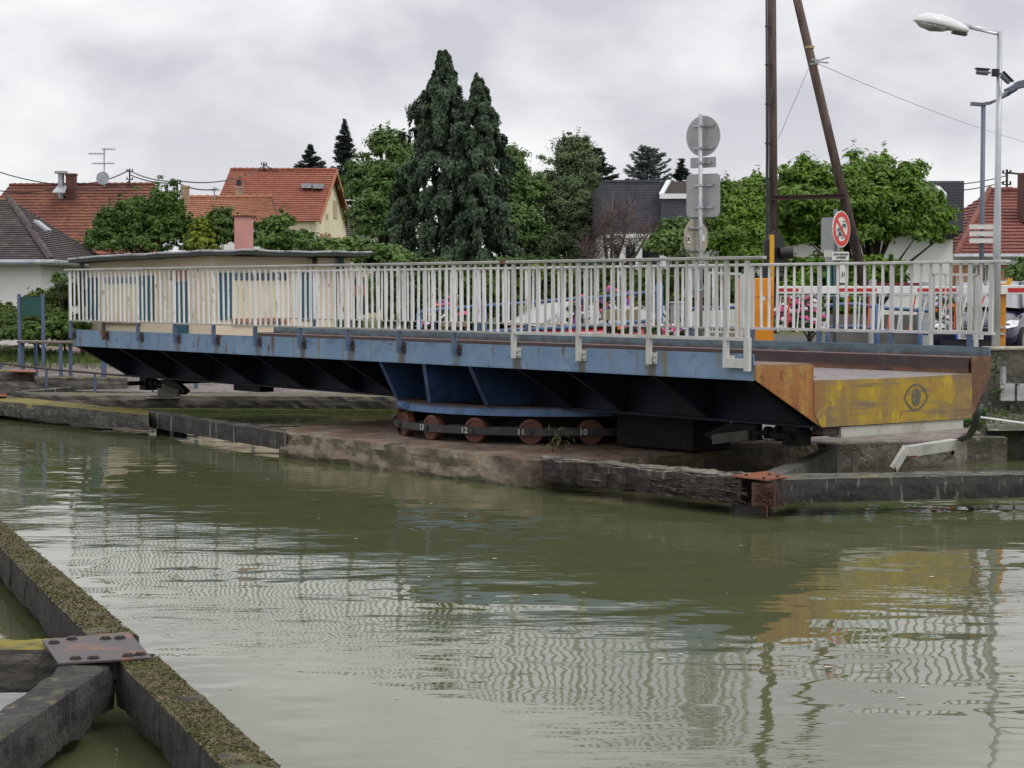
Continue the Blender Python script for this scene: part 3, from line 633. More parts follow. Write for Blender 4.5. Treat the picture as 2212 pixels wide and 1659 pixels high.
for s, w, lab in ((-1, -.075, 'near railing'), (1, WF+.075, 'far railing')):
    m = MB(); m.box(w-.045, w+.045, -.20, 16.12, 2.615, 2.650)
    hr = bp(m, 'handrail', railtop if s < 0 else whitenew, bevel=.006)
    if s < 0:
        m = MB(); m.box(w-.0475, w+.0475, 4.06, 4.16, 2.612, 2.652); a = bp(m, 'rust_patch', platered, hr)
    m = MB(); m.box(w-.02, w+.03, .0, 3.96, 1.760, 1.795); bp(m, 'bottom_rail', whitenew, hr)
    m = MB(); m.box(w-.02, w+.03, 3.965, 16.0, 1.762, 1.785); bp(m, 'bottom_rail', railtop, hr)
    rest = MB(); rest.n = 0
    for i, t in enumerate(POST):
        newer = t < 4.0
        bp(post_mesh(w, t, newer, s), 'post', whitenew if newer else white, hr)
        if i == 0 and s < 0:
            m = MB(); m.box(w-.018, w+.028, t-.04, t+.031, 1.44, 1.76); bp(m, 'post_bracket', whitenew, hr)
            m = MB(); m.box(w-.01, w+.03, t+.03, .32, 1.47, 1.57); bp(m, 'post_bracket', whitenew, hr)
        elif i not in (0,):
            mA = whitenew if (newer and s < 0) else (ironr if abs(t-14.75) < .1 and s < 0 else bluepost); bp(lower_mesh(w, t, s), 'post_bracket', [mA, whitenew if newer and s < 0 else ironr], hr)
    bt = balt(); nb = 0
    for t in bt:
        m = MB(); jx = random.uniform(-.004, .004); jt = random.uniform(-.012, .012)
        if s < 0 and t > 15.5: jt *= 3
        hx, ht = (.0085, .0175) if s < 0 else (.0085, .0165)
        m.hexa([(w+.004-hx, t-ht+jt, 1.782), (w+.004+hx, t-ht+jt, 1.782), (w+.004+hx, t+ht+jt, 1.782), (w+.004-hx, t+ht+jt, 1.782),
                (w+.004-hx+jx, t-ht, 2.616), (w+.004+hx+jx, t-ht, 2.616), (w+.004+hx+jx, t+ht, 2.616), (w+.004-hx+jx, t+ht, 2.616)])
        if s < 0 or nb < 8:
            bp(m, 'baluster', whitenew if (t < 4 or s > 0) else white, hr)
        else:
            rest.add(m.v, m.f)
        nb += 1
    if s > 0: tag(bp(rest, 'balusters', white, hr), 'farther white balusters of the far railing', kind='stuff')
# ---- ring beam, roller ring
CW, CT, RR = 2.31, 5.92, 2.2
def ringmesh(r0, r1, z0, z1, n=72):
    m = MB()
    for i in range(n):
        a = 2*math.pi*i/n; c, s_ = math.cos(a), math.sin(a)
        for r, z in ((r0, z0), (r1, z0), (r1, z1), (r0, z1)): m.v.append((CW+r*c, CT+r*s_, z))
    for i in range(n):
        a = i*4; b = ((i+1) % n)*4
        for j in range(4): m.f.append((a+j, b+j, b+(j+1) % 4, a+(j+1) % 4)); m.m.append(0)
    return m
rb = bp(ringmesh(RR-.05, RR, .70, .80), 'ring_beam', ringm)
bp(ringmesh(RR-.3, RR+.02, .802, .818), 'ring_flange', ironr, rb)
m = MB(); a0 = R(180+22)
for dt, dw in ((.62, .0),):
    c = Vector((CW-RR*math.cos(.32), CT+RR*math.sin(.32), .765)); tg = Vector((math.sin(.32), math.cos(.32), 0)); nr = Vector((-math.cos(.32), math.sin(.32), 0))
    m.tube([c+nr*.035-tg*.10, c+nr*.035+tg*.10], .04, 10); m.tube([c+nr*.035-tg*.13, c+nr*.035-tg*.10], .05, 6); m.tube([c+nr*.035+tg*.10, c+nr*.035+tg*.13], .05, 6)
bp(m, 'ring_bolt', ringm, rb)
bp(ringmesh(.0, 1.75, .352, .80, 40), 'centre_pivot', blackst)  # pivot drum widened so its black fills in for shade inside the ring
m = MB(); m.box(1.3, 1.95, 2.25, 3.62, .36, .792); bp(m, 'shade_block', blackst, bevel=.02)  # added near-black block standing for the deep shade under the deck
strap = bp(ringmesh(RR+.045, RR+.06, .46, .555), 'roller_strap', strapm)
bp(ringmesh(RR-.16, RR-.145, .46, .555), 'roller_strap', strapm)
HUBZ = .505; ph0 = math.atan2(-1, 0)
cv = (Vector((0, 0, 0))-Vector(B(CW, CT, 0))); cvl = Vector((cv.dot(eW), cv.dot(eT))); base_a = math.atan2(cvl.y, cvl.x)
for k in range(18):
    # theta measured from the direction towards the camera; screen-left positive
    th = R(9+20*(k-1)); a = base_a-th
    c = Vector((CW+(RR-.05)*math.cos(a), CT+(RR-.05)*math.sin(a), HUBZ)); nr = Vector((math.cos(a), math.sin(a), 0))
    m = MB(); m.tube([c-nr*.055, c+nr*.045], .163, 28); m.tube([c+nr*.045, c+nr*.052], [.163, .150], 28)
    wh = bp(m, 'wheel', wheelm, bevel=.004)
    m = MB()
    m.tube([c+nr*.052, c+nr*.060], [.045, .04], 14)
    # raised rim ring
    o = len(m.v); n2 = 28; u = Vector((0, 0, 1)); v = nr.cross(u)
    for i in range(n2):
        g_ = 2*math.pi*i/n2
        for rr_, dd_ in ((.150, .053), (.150, .062), (.118, .062), (.112, .053)): m.v.append(tuple(c+nr*dd_+(u*math.sin(g_)+v*math.cos(g_))*rr_))
    for i in range(n2):
        x = o+i*4; y = o+((i+1) % n2)*4
        for j in range(3): m.f.append((x+j, y+j, y+j+1, x+j+1)); m.m.append(0)
    bp(m, 'rim', wheelm, wh)
    m = MB(); m.tube([c+nr*.06, c+nr*.135], .022, 10); m.tube([c+nr*.112, c+nr*.128], .034, 6); bp(m, 'axle_nut', strapm, wh)
for k, s in ((0, '10'), (1, '11'), (2, '12'), (3, '13')):
    th = R(9+20*(k-1))+R(3.0 if k != 3 else 2.9); a = base_a-th; nr = Vector((math.cos(a), math.sin(a), 0)); c = Vector((CW, CT, HUBZ))+nr*(RR+.0625)
    right = Vector((0, 0, 1)).cross(nr)
    text_obj(s, .105, frameM(c, right, (0, 0, 1)), 'number', numm, strap, world=False, bold=.002)
# ================================================================ TURNTABLE PIER
def wpoly(pts, z): return [tuple(B(w, t, z)) for w, t in pts]
oct_ = [(-.62, 2.95), (-.62, 8.3), (.42, 9.42), (4.6, 9.42), (5.6, 8.4), (5.6, 2.4), (.3, 2.4)]
m = MB(); nO = len(oct_); top = []; segs = []
pts = []
for i in range(nO):
    a, b = oct_[i], oct_[(i+1) % nO]; k = max(2, int(math.hypot(a[0]-b[0], a[1]-b[1])/.08))
    for j in range(k): u = j/k; pts.append((a[0]+(b[0]-a[0])*u, a[1]+(b[1]-a[1])*u))
n = len(pts); cw, ct = 2.4, 5.92
levels = [(-.5, .02), (.0, .06), (.05, .07), (.10, .045), (.17, .01), (.25, .0), (.325, -.02), (.338, -.06)]
for li, (z, off) in enumerate(levels):
    for (w, t) in pts:
        d = Vector((w-cw, t-ct)); d.normalize(); p = B(w, t, 0); jn = nz((p.x*1, p.y, z*2), 3.5, .05)+nz((p.x, p.y, z*2), 11, .03)
        p = B(w+d.x*(off+jn), t+d.y*(off+jn), z+(nz((p.x, p.y, 5), 4, .012) if 0 < li else 0)+(nz((p.x*1.3, p.y*1.3, 8), 2.2, .07) if 1 < li < 5 else 0)); m.v.append(tuple(p))
for li in range(len(levels)-1):
    for i in range(n): j = (i+1) % n; m.f.append((li*n+i, li*n+j, (li+1)*n+j, (li+1)*n+i)); m.m.append(0)
m.v.append(tuple(B(cw, ct, .338))); 
for i in range(n): m.f.append(((len(levels)-1)*n+i, (len(levels)-1)*n+(i+1) % n, len(m.v)-1)); m.m.append(0)
pier = m.build('turntable_pier', concr); tag(pier, 'rust stained concrete pier slab under the roller ring', 'pier')
m = MB(); mm_ = ringmesh(RR-.14, RR-.0, .339, .348)
m.v = [tuple(B(v[0], v[1], v[2])) for v in mm_.v]; m.f = mm_.f; m.m = mm_.m
m.build('roller_track', ironr, pier, world=False)
# weed tuft on the pier edge
c = gp(1205, 978, .34); P = np.array([[c.x+rng.normal()*.08, c.y+rng.normal()*.05, .36+.16*rng.random()] for _ in range(46)]); P[:6, 2] += .12
wd = leafobj('weed', P, rng.normal(size=P.shape)+np.array([0, -1, 0]), .008+.006*rng.random(46), mk('dry weed', (.13, .12, .045), [((.08, .11, .03), 20, .4, .6)]), 5, None, np.array([0, 0, 1.])+rng.normal(size=P.shape)*.35)
tag(wd, 'small dry weed growing at the edge of the concrete pier', 'weed')
# ================================================================ FENDERS
def qb(name, px4, z, h, mat, parent, **k):
    return roughbeam([gp(px, py, z) for px, py in px4], h, **k).build(name, mat, parent, smooth=False)
def boltset(pts, z, parent, r=.022, h=.024):
    for p in pts:
        m = MB(); p = Vector(p); m.tube([p, p+Vector((0, 0, .008))], r*1.3, 10); m.tube([p+Vector((0, 0, .008)), p+Vector((0, 0, h))], r, 6); m.build('bolt', boltm, parent)
# --- foreground fender frame (near left)
pc = gp(215, 1400, .33)
ff = thing('timber_fender', 'foreground mossy timber fender frame joined by a rusty bolted plate', 'fender', pc, 0)
Z0 = .33
f1 = qb('beam', [(-60, 1117), (-60, 1085), (10, 1190), (10, 1190)], Z0, .25, mossm, ff) if False else None
def ext(p, q, k): return (p[0]+(q[0]-p[0])*k, p[1]+(q[1]-p[1])*k)
def gline(a, b, k, z):     # extend the ground line a->b (pixels) by factor k in world space
    A, Bp = gp(*a, z), gp(*b, z); return A.lerp(Bp, k)
def wbeam(a0, a1, b0, b1, e0, e1, mat, parent, h=.25, z=Z0, name='beam', **k):
    """a0->b0 left top edge, a1->b1 right top edge, extended by e0/e1"""
    return roughbeam([gline(a0, b0, -e0, z), gline(a1, b1, -e0, z), gline(a0, b0, 1+e1, z), gline(a1, b1, 1+e1, z)], h, **k).build(name, mat, parent)
SIDE = [((.018, .016, .014), (3, 3, 10), .42, .6), ((.075, .068, .056), (26, 26, 1.6), .54, .66, 5, 'side'), ((.19, .18, .15), (14, 14, 1.6), .69, .74, 5, 'side')]
lich = mk('lichen covered timber top', (.046, .040, .034), SIDE+[((.115, .095, .062), 5, .20, .36, 6, 'up'), ((.085, .078, .038), 4, .47, .62, 6, 'up'), ((.15, .14, .11), 24, .62, .70, 6, 'up'), ((.04, .034, .028), 11, .56, .66, 6, 'up')], rough=.95, bump=(45, .02))
lich2 = mk('green lichen timber top', (.044, .040, .035), SIDE+[((.088, .088, .046), 6, .30, .46, 6, 'up'), ((.15, .12, .045), 9, .54, .66, 6, 'up'), ((.24, .24, .21), 11, .67, .71, 6, 'up'), ((.04, .038, .034), 7, .52, .62, 6, 'up')], rough=.95, bump=(45, .02))
lich3 = mk('grey timber with sparse lichen', (.060, .056, .050), SIDE+[((.035, .032, .029), (12, 12, 12), .45, .6, 6, 'up'), ((.105, .10, .055), 10, .55, .66, 6, 'up'), ((.14, .115, .03), 16, .62, .70, 6, 'up'), ((.20, .20, .17), 18, .64, .70, 6, 'up')], rough=.95, bump=(40, .02))
b1 = wbeam((0, 1183), (0, 1125), (192, 1376), (297, 1376), .35, .0, lich, ff, nl=70, nw=10, amp=.02, sc=5)
b2 = wbeam((250, 1425), (340, 1415), (481, 1659), (604, 1659), 0, .5, lich2, ff, nl=70, nw=10, amp=.022, sc=5)
b3 = wbeam((0, 1522), (-2, 1388+0), (244, 1432), (150, 1376), .0, 0, beamm, ff) if False else None
# beam going left-down: top quad upper edge (242..140,1440)->(0,1568)?; lower edge (250,1440)->(0,1605)
b3 = roughbeam([gline((118, 1445), (0, 1532), 1.9, Z0), gline((246, 1431), (0, 1600), 1.75, Z0), gp(150, 1425, Z0), gp(246, 1431, Z0)], .25, nl=60, nw=10, amp=.02, sc=5).build('beam', lich3, ff)
b4 = roughbeam([gp(-220, 1384, Z0), gp(-220, 1404, Z0), gp(150, 1378, Z0), gp(150, 1401, Z0)], .25, nl=50, nw=6, amp=.014).build('beam', mossm, ff)
m = MB(); cpl = [gp(91, 1387, Z0+.012), gp(126, 1438, Z0+.012), gp(328, 1425, Z0+.012), gp(279, 1369, Z0+.012)]
m.prism(cpl, (0, 0, .014)); jp = m.build('joint_plate', platem, ff, bevel=.003)
boltset([gp(x, y, Z0+.026) for x, y in ((117, 1389), (155, 1381), (228, 1380), (259, 1379), (163, 1423), (202, 1422), (277, 1417), (303, 1414))], 0, ff, .025, .016)
m = MB(); c = gp(226, 1470, 0); m.tube([(c.x, c.y+.12, -.6), (c.x, c.y+.12, .09)], .15, 12); m.obox((c.x, c.y+.05, .075), (1, 0, 0), (0, 1, 0), (0, 0, 1), .26, .13, .05); m.build('pile', blackst, ff)
# moss / lichen tufts standing up on the foreground beams
def tufts(quad, n, z, mats, s, hgt=.012):
    a0, a1, b0, b1 = [np.array(v) for v in quad]; u = rng.random((n, 1)); v = rng.random((n, 1))
    P = (a0*(1-v)+a1*v)*(1-u)+(b0*(1-v)+b1*v)*u; 
    k = np.array([mnoise.noise(Vector(p)*4.5) for p in P]); P = P[(k > -.30) | (rng.random(len(P)) < .35)]; P[:, 2] += hgt*.6*rng.random(len(P))
    return P
P = np.vstack([tufts([gline((0, 1183), (192, 1376), -.3, Z0), gline((0, 1125), (297, 1376), -.3, Z0), gp(192, 1376, Z0), gp(297, 1376, Z0)], 20000, Z0, None, .01),
               tufts([gp(262, 1432, Z0), gp(340, 1420, Z0), gp(481, 1659, Z0), gp(604, 1659, Z0)], 20000, Z0, None, .01)])
tf = leafobj('moss', P, rng.normal(size=P.shape)+np.array([0, 0, .8]), .004+.006*rng.random(len(P)), mk('dry moss tufts', (.16, .135, .08), [((.11, .115, .04), 5, .42, .6), ((.26, .23, .16), 30, .55, .7), ((.07, .06, .04), 14, .55, .7)], rough=1), 1.5, ff)
tag(tf, kind='stuff')
# --- middle-left fender chain
lf = thing('timber_fender', 'mossy timber and concrete fender beams left of the turntable pier', 'fender', gp(321, 905, 0), 0)
roughbeam([gp(-90, 846, .33), gp(-90, 858, .33), gp(321, 884, .33), gp(321, 896, .33)], .26, nl=60, amp=.02, sc=2).build('beam', mossm, lf)
roughbeam([gp(322, 884, .34), gp(322, 890, .34), gp(618, 926, .34), gp(618, 935, .34)], .25, nl=40, amp=.006).build('beam', beamm, lf)
roughbeam([gp(-60, 846, .33), gp(-60, 853, .33), gp(860, 849, .33), gp(860, 857, .33)], .24, nl=60, amp=.012).build('beam', timber, lf)
roughbeam([gp(0, 848, .34), gp(0, 851, .34), gp(325, 816, .34), gp(325, 820, .34)], .30, nl=50, amp=.01).build('beam', beamm, lf)
roughbeam([gp(-60, 812, .52), gp(-60, 816, .52), gp(275, 812, .52), gp(275, 816, .52)], .36, nl=50, amp=.015).build('beam', timber, lf)
m = MB(); m.prism([gp(-20, 852, .352), gp(-20, 858, .352), gp(14, 857, .352), gp(14, 851, .352)], (0, 0, .014)); m.build('joint_plate', platered, lf)
for px in (345, 0): 
    c = gp(px+5, 930 if px else 890, 0); m = MB(); m.tube([(c.x, c.y+.1, -.5), (c.x, c.y+.1, .12)], .11, 10); m.tube([(c.x+.3, c.y+.0, -.5), (c.x+.3, c.y+.0, .12)], .11, 10); m.build('pile', blackst, lf)
# short beam end with red plate at far left
sf = thing('timber_stub', 'short fender beam end capped with a red rusty plate at the left edge', 'fender', gp(60, 810, .5), 0)
roughbeam([gp(-80, 797, .78), gp(-80, 800, .78), gp(75, 798, .78), gp(75, 802, .78)], .20, nl=20, amp=.01).build('beam', mossm, sf)
m = MB(); m.prism([gp(20, 800, .785), gp(20, 803.5, .785), gp(78, 805, .785), gp(78, 800, .785)], (0, 0, .015)); m.build('cap_plate', platered, sf)
# landing block under the far end roller
m = MB(); c = at(364, 838, 35.2); m.box(c.x-.18, c.x+.14, c.y-.15, c.y+.2, .31, .60); m.box(c.x-.42, c.x+.22, c.y-.2, c.y+.3, .28, .305)
o = m.build('bearing_pedestal', concd, None, bevel=.01); tag(o, 'small concrete pedestal under the far end of the bridge', 'pedestal')
# --- right fender: rotten beam, concrete beam and back beam meeting at a rusty corner
rf = thing('timber_fender', 'rotten splintered fender beam meeting a streaked dark beam at a rusty corner plate', 'fender', gp(1640, 1110, 0), 0)
roughbeam([gp(1172, 983, .37), gp(1172, 993, .37), gp(1640, 1022, .38), gp(1602, 1035, .38)], .25, nl=140, nw=10, amp=.028, sc=5, edge=.03).build('beam', rotm, rf)
roughbeam([gp(1690, 1022, .385), gp(1680, 1036, .385), gp(2330, 1013, .385), gp(2330, 1021.5, .385)], .25, nl=60, amp=.008).build('beam', beamm, rf)
roughbeam([gp(1635, 1024, .38), gp(1690, 1024, .38), gp(1795, 962, .38), gp(1815, 962, .38)], .27, nl=40, amp=.01).build('beam', concd, rf)
m = MB(); m.prism([gp(1578, 1030, .392), gp(1655, 1039, .392), gp(1700, 1032, .392), gp(1655, 1019.5, .392)], (0, 0, .012)); m.build('joint_plate', platered, rf)
boltset([gp(x, y, .404) for x, y in ((1612, 1028), (1650, 1035), (1662, 1026), (1680, 1031))], 0, rf, .014, .02)
m = MB(); a = gp(1612, 1083, .12); b = gp(1700, 1077, .12)
z_ = .10; P0 = [gp(1590, 1085, z_), gp(1650, 1092, z_), gp(1700, 1086, z_), gp(1650, 1079, z_)]; m.prism(P0, (0, 0, .015)); m.build('bottom_plate', platered, rf)
m = MB(); c0 = gp(1632, 1112, 0); m.box(c0.x-.20, c0.x+.12, c0.y+.05, c0.y+.32, -.5, .10); m.tube([(c0.x+.16, c0.y+.1, -.4), (c0.x+.16, c0.y+.1, .1)], .02, 6); m.build('pile', platem, rf)
m = MB()
c = gp(1655, 1040, .38)
for k in range(46):
    z = .14+.20*random.random(); p = Vector((c.x-.07+.16*random.random(), c.y+.02*random.random()-.02, z)); d = Vector((random.uniform(.5, 1.2), -.25, random.uniform(-.7, .05))).normalized()
    m.bar(p-d*.05, p+d*random.uniform(.03, .11), .010, .006)
m.box(c.x-.13, c.x+.12, c.y+.01, c.y+.12, .13, .36)
m.build('splinters', splint, rf)
m = MB(); qa, qb_ = gp(1172, 993, .37), gp(1602, 1035, .38); dd_ = (qb_-qa).normalized()
for k in range(60):
    u = 1-random.random()*.42; z = .37-.24*random.random(); p = qa.lerp(qb_, u)+Vector((.0, -.012, z-.375)); d = (dd_+Vector((0, 0, random.gauss(-.05, .10)))).normalized(); ll = random.uniform(.05, .28)
    m.bar(p-d*ll/2, p+d*ll/2+Vector((0, -random.uniform(0, .02), 0)), random.uniform(.006, .02), random.uniform(.004, .012))
for k in range(40):
    u = random.random()**.7; p = qa.lerp(qb_, u)+Vector((.02, random.uniform(.0, .10), .006)); ll = random.uniform(.1, .4); m.bar(p-dd_*ll/2, p+dd_*ll/2+Vector((0, 0, random.uniform(-.004, .012))), .015, .008)
tag(m.build('torn_fibres', mk('grey torn wood fibre', (.11, .09, .075), [((.045, .03, .025), (6, 20, 20), .42, .56), ((.20, .18, .155), (6, 20, 20), .60, .7)], rough=.85), rf), kind='stuff')
m = MB(); c = gp(1673, 1045, .36); m.tube([(c.x, c.y, .10), (c.x, c.y, .40)], .013, 6); m.tube([(c.x+.09, c.y+.02, .10), (c.x+.09, c.y+.02, .40)], .013, 6); m.build('tie_rods', ironr, rf)
# ================================================================ RIGHT ABUTMENT
Lz = .35
m = MB()
edge = [gp(1770, 957, Lz), gp(1812, 962, Lz), gp(2066, 948, Lz), gp(2066, 935, Lz)]
poly = [(edge[0].x-.6, edge[0].y+.5), (edge[0].x+.2, edge[0].y), (edge[2].x, edge[2].y), (6.6, 26.2), (6.6, 30), (.5, 30.5), (-.2, 29), (3.0, 25.6)]
m.prism([(x, y, -.6) for x, y in poly], (0, 0, Lz+.6))
led = m.build('abutment_ledge', concr if False else mk('gritty grey concrete', (.26, .225, .20), [((.17, .145, .12), 3, .42, .6), ((.10, .09, .06), (4, 4, 6), .46, .6, 5, 'side'), ((.34, .31, .28), 22, .58, .7, 4, 'up'), ((.08, .05, .03), 3, .3, .5, 4, ('z', .0, .12))], rough=.95, bump=(22, .03)), None, bevel=.02)
tag(led, 'gritty concrete ledge under the yellow end of the bridge', 'ledge')
# small vertical timbers on its face
for px in (1792+20, 1845):
    c = gp(px, 970, Lz); m = MB(); m.box(c.x-.03, c.x+.04, c.y-.05, c.y+.03, -.1, .31); m.build('timber_strip', dirtywhite, led, world=False)
# white steel angle guard
wg = thing('steel_guard', 'bent white steel angle guard hanging off the concrete ledge', 'guard rail', gp(2000, 960, .3), 0)
a = at(2062, 951, 24.35); b = at(1957, 967, 24.0); c = at(1928, 1014, 23.6)
m = MB(); m.bar(a, b, .16, .03); m.bar(a+Vector((0, -.08, -.06)), b+Vector((0, -.08, -.06)), .02, .12); m.build('angle_bar', mk('chalky white steel', (.50, .50, .46), [((.34, .34, .30), 5, .45, .7)], rough=.6), wg)
m = MB(); m.bar(b, c, .10, .03, (0, -1, .3)); m.bar(b+Vector((0.03, -.05, 0)), c+Vector((.03, -.05, 0)), .02, .07, (0, 0, 1)); m.build('bent_end', MATS['chalky white steel'], wg)
m = MB(); m.bar(b+Vector((-.12, -.06, -.12)), b+Vector((.12, -.07, -.10)), .05, .015); m.build('clamp', platered, wg)
m = MB(); m.tube([gp(2058, 1000, 0), at(2058, 955, 24.3)], .02, 6); m.build('stay', blackst, wg)
# quay walls at the right
qw = thing('quay_wall', 'low mossy stone quay wall by the water at the right edge', 'wall', (8, 26, 0), 0)
def wallgrid(x0, y0, x1, y1, z0, z1, depth, mat, parent, name, amp=.03):
    m = MB(); nx = max(2, int(abs(x1-x0)/.15)); nzv = max(2, int((z1-z0)/.12))
    for i in range(nx+1):
        for j in range(nzv+1):
            u = i/nx; x = x0+(x1-x0)*u; y = y0+(y1-y0)*u; z = z0+(z1-z0)*j/nzv; m.v.append((x, y+nz((x, y, z), 2.5, amp)+nz((x, y, z), 8, amp*.5), z+nz((x, y, 3), 2, .02)*(j == nzv)))
    for i in range(nx):
        for j in range(nzv): k = i*(nzv+1)+j; m.f.append((k, k+nzv+1, k+nzv+2, k+1)); m.m.append(0)
    o = len(m.v)
    for i in range(nx+1):
        u = i/nx; x = x0+(x1-x0)*u; y = y0+(y1-y0)*u+depth; m.v.append((x, y, z1+nz((x, y, 3), 2, .03)))
    for i in range(nx): m.f.append((i*(nzv+1)+nzv, (i+1)*(nzv+1)+nzv, o+i+1, o+i)); m.m.append(0)
    m.v += [(x0, y0+depth, z0), (x1, y1+depth, z0)]
    m.f += [(o, len(m.v)-2, 0, nzv)]; m.m.append(0)
    return m.build(name, mat, parent)
wallgrid(6.45, 25.75, 16, 26.6, -.5, .42, .9, stonew, qw, 'lower_wall')
wallgrid(6.02, 25.2, 6.62, 25.3, -.5, .33, .7, stonew, qw, 'corner_block')
wallgrid(7.0, 25.3, 16, 25.9, -.5, .44, .5, stonew, qw, 'front_block')
uw = thing('parapet_wall', 'old stained stone parapet wall beside the white lamp post', 'wall', (8, 27, 1), 0)
wallgrid(6.72, 26.75, 16, 27.3, .30, 1.44, .32, stonew, uw, 'wall_face')
m = MB(); m.prism([(6.7, 26.7, 1.442), (9.0, 26.85, 1.442), (9.0, 27.2, 1.442), (6.7, 27.1, 1.442)], (0, 0, .05)); m.build('coping', mk('pale mortar coping', (.45, .42, .35), [((.30, .28, .22), 8, .45, .65)], rough=.95, bump=(20, .03)), uw, bevel=.015)
mb = MB(); mb.box(6.85, 16, 26.55, 26.62, .74, .98); ms = mb.build('fender_strip', mk('grey white metal strip', (.44, .45, .44), [((.30, .31, .28), (3, 3, 8), .48, .66), ((.10, .10, .06), 5, .62, .7)], rough=.5), uw, bevel=.005)
for x in (7.05, 7.9, 8.75):
    m = MB(); m.box(x, x+.02, 26.54, 26.55, .74, .98); m.build('strip_joint', blackst, ms, world=False)
m = MB(); c = at(2166, 790, 26.6); m.tube([(c.x, c.y-.02, .98), (c.x, c.y-.02, 1.22)], .045, 10); m.build('drain_pipe', zinc, uw)
# sloping weedy ledge between walls
n = 1100; P = np.stack([rng.uniform(6.5, 12, n), rng.uniform(25.6, 26.75, n), np.zeros(n)], 1); P[:, 2] = .42+.10*rng.random(n)+(P[:, 1]-25.6)*.12
w_ = leafobj('weeds', P, rng.normal(size=P.shape)+np.array([0, -.5, .6]), .014+.014*rng.random(n), lf_hedge, 1.5); tag(w_, 'low weeds growing on the quay ledge', 'weeds', kind='stuff')
m = MB(); m.quad((6.4, 25.5, .40), (16, 26.2, .43), (16, 26.9, .62), (6.7, 26.85, .60)); tag(m.build('quay_ledge', stonew), 'earthy ledge between the two quay walls', 'ledge', kind='structure')
# bush by the hose
tree('bush', 'small green bush growing at the corner of the quay below the hose', 'bush', [(2100, 915, 24, 18, 25.6), (2118, 900, 12, 12, 25.6)], 34, 40, .06, .016, lf_shrub, (2100, 25.6), .01, .35, twigs=5)
tree('bush', 'scrubby plant climbing the stone parapet beside the bridge end', 'bush', [(2150, 800, 6, 34, 26.6), (2160, 850, 14, 14, 26.6)], 16, 16, .05, .013, lf_hedge, (2150, 26.6), .01, .6, twigs=5)
# hose and white pipe
m = MB(); pts = [at(2118, 868, 23.0), at(2112, 890, 23.0), at(2108, 915, 23.2), at(2095, 938, 23.8), at(2074, 948, 24.4)]
for k in range(3):
    m.tube([p+Vector((.03*(k-1), .02*k, -.015*k)) for p in pts], .018, 8)
m.tube([at(2118, 868, 22.6), at(2100, 892, 22.8), at(2078, 900, 23)], .015, 8)
tag(m.build('hose', hosem, smooth=True), 'bundle of grey hoses hanging from the bridge end to the ledge', 'hose')
m = MB(); m.tube([at(2105, 900, 25.2), at(2150, 906, 25.2), at(2230, 917, 25.2)], .016, 8); tag(m.build('pipe', whitetrim, smooth=True), 'thin white pipe running along the quay wall', 'pipe')
m = MB(); _r = random.Random(3)
for k in range(90):
    px = _r.uniform(-20, 2230); py = 900+_r.random()**1.6*620; p = gp(px, py, .004)
    if (p.x > 2 and p.y > 19) or (p-BO).dot(eW) > -1.1: continue
    r0 = _r.uniform(.005, .018); n3 = 7; a0 = _r.random()*6
    m.add([(p.x+r0*1.6*math.cos(a0+2*math.pi*i/n3)*_r.uniform(.6, 1.2), p.y+r0*math.sin(a0+2*math.pi*i/n3)*_r.uniform(.6, 1.2), .004) for i in range(n3)], [tuple(range(n3))])
tag(m.build('floating_specks', mk('pale floating fluff', (.55, .54, .48), [((.25, .22, .12), 3, .5, .6)], rough=.8)), 'scattered pale specks of fluff and leaves floating on the water', 'floating debris', kind='stuff')
# ================================================================ LEFT BANK THINGS
def bank(px, py):      # where the picture ray meets the left bank surface
    r = ray(px, py); 
    for i in range(300):
        Y = 36+i*.1; p = at(px, py, Y)
        if p.z <= gsurf(p.x, p.y): return p
    return at(px, py, 45)
t = thing('bench', 'wooden topped bench with four blue legs on the canal bank', 'bench', at(98, 800, 39.5))
yb = 39.5
A0, A1, A2, A3 = at(35, 741, yb-.1), at(128, 743, yb-.1), at(158, 748, yb+.7), at(62, 741, yb+.7)
z_ = A0.z; tp = [Vector((A0.x, A0.y, z_)), Vector((A1.x+.3, A1.y, z_)), Vector((A1.x+.55, A1.y+.75, z_)), Vector((A0.x+.25, A0.y+.75, z_))]
tp = [Vector((at(36, 740, 39.2).x, 39.2, 1.195)), Vector((at(157, 740, 38.7).x, 38.7, 1.195)), Vector((at(157, 740, 38.7).x+.05, 39.1, 1.195)), Vector((at(45, 740, 39.9).x, 39.7, 1.195))]
m = MB(); m.prism(tp, (0, 0, .05)); m.build('seat', mk('grey bench planks', (.20, .165, .14), [((.13, .10, .085), (3, 12, 3), .4, .65)], rough=.8), t, bevel=.01)
for px, yy_ in ((49, 39.35), (77, 39.6), (141-10, 38.85), (152, 39.0)):
    x = at(px, 760, yy_).x; m = MB(); m.box(x-.032, x+.032, yy_-.035, yy_+.035, .40, 1.19); m.build('leg', bluepost, t)
m = MB(); m.tube([at(-30, 765, 39.3), at(-5, 757, 39.3), at(15, 749, 39.3), at(40, 747, 39.3)], .02, 6); m.build('armrest_bar', ironr, t)
# green notice board
t = thing('notice_board', 'blank dark green notice board on two blue posts behind the bench', 'sign', at(65, 735, 41.2))
for px in (42, 93): x = at(px, 700, 41.2).x; m = MB(); m.box(x-.032, x+.032, 41.16, 41.24, .6, at(px, 635, 41.2).z); m.build('post', bluepost, t)
a, b = at(46, 641, 41.2), at(90, 683, 41.2); m = MB(); m.box(a.x, b.x, 41.17, 41.22, b.z, a.z); m.build('panel', greenp, t)
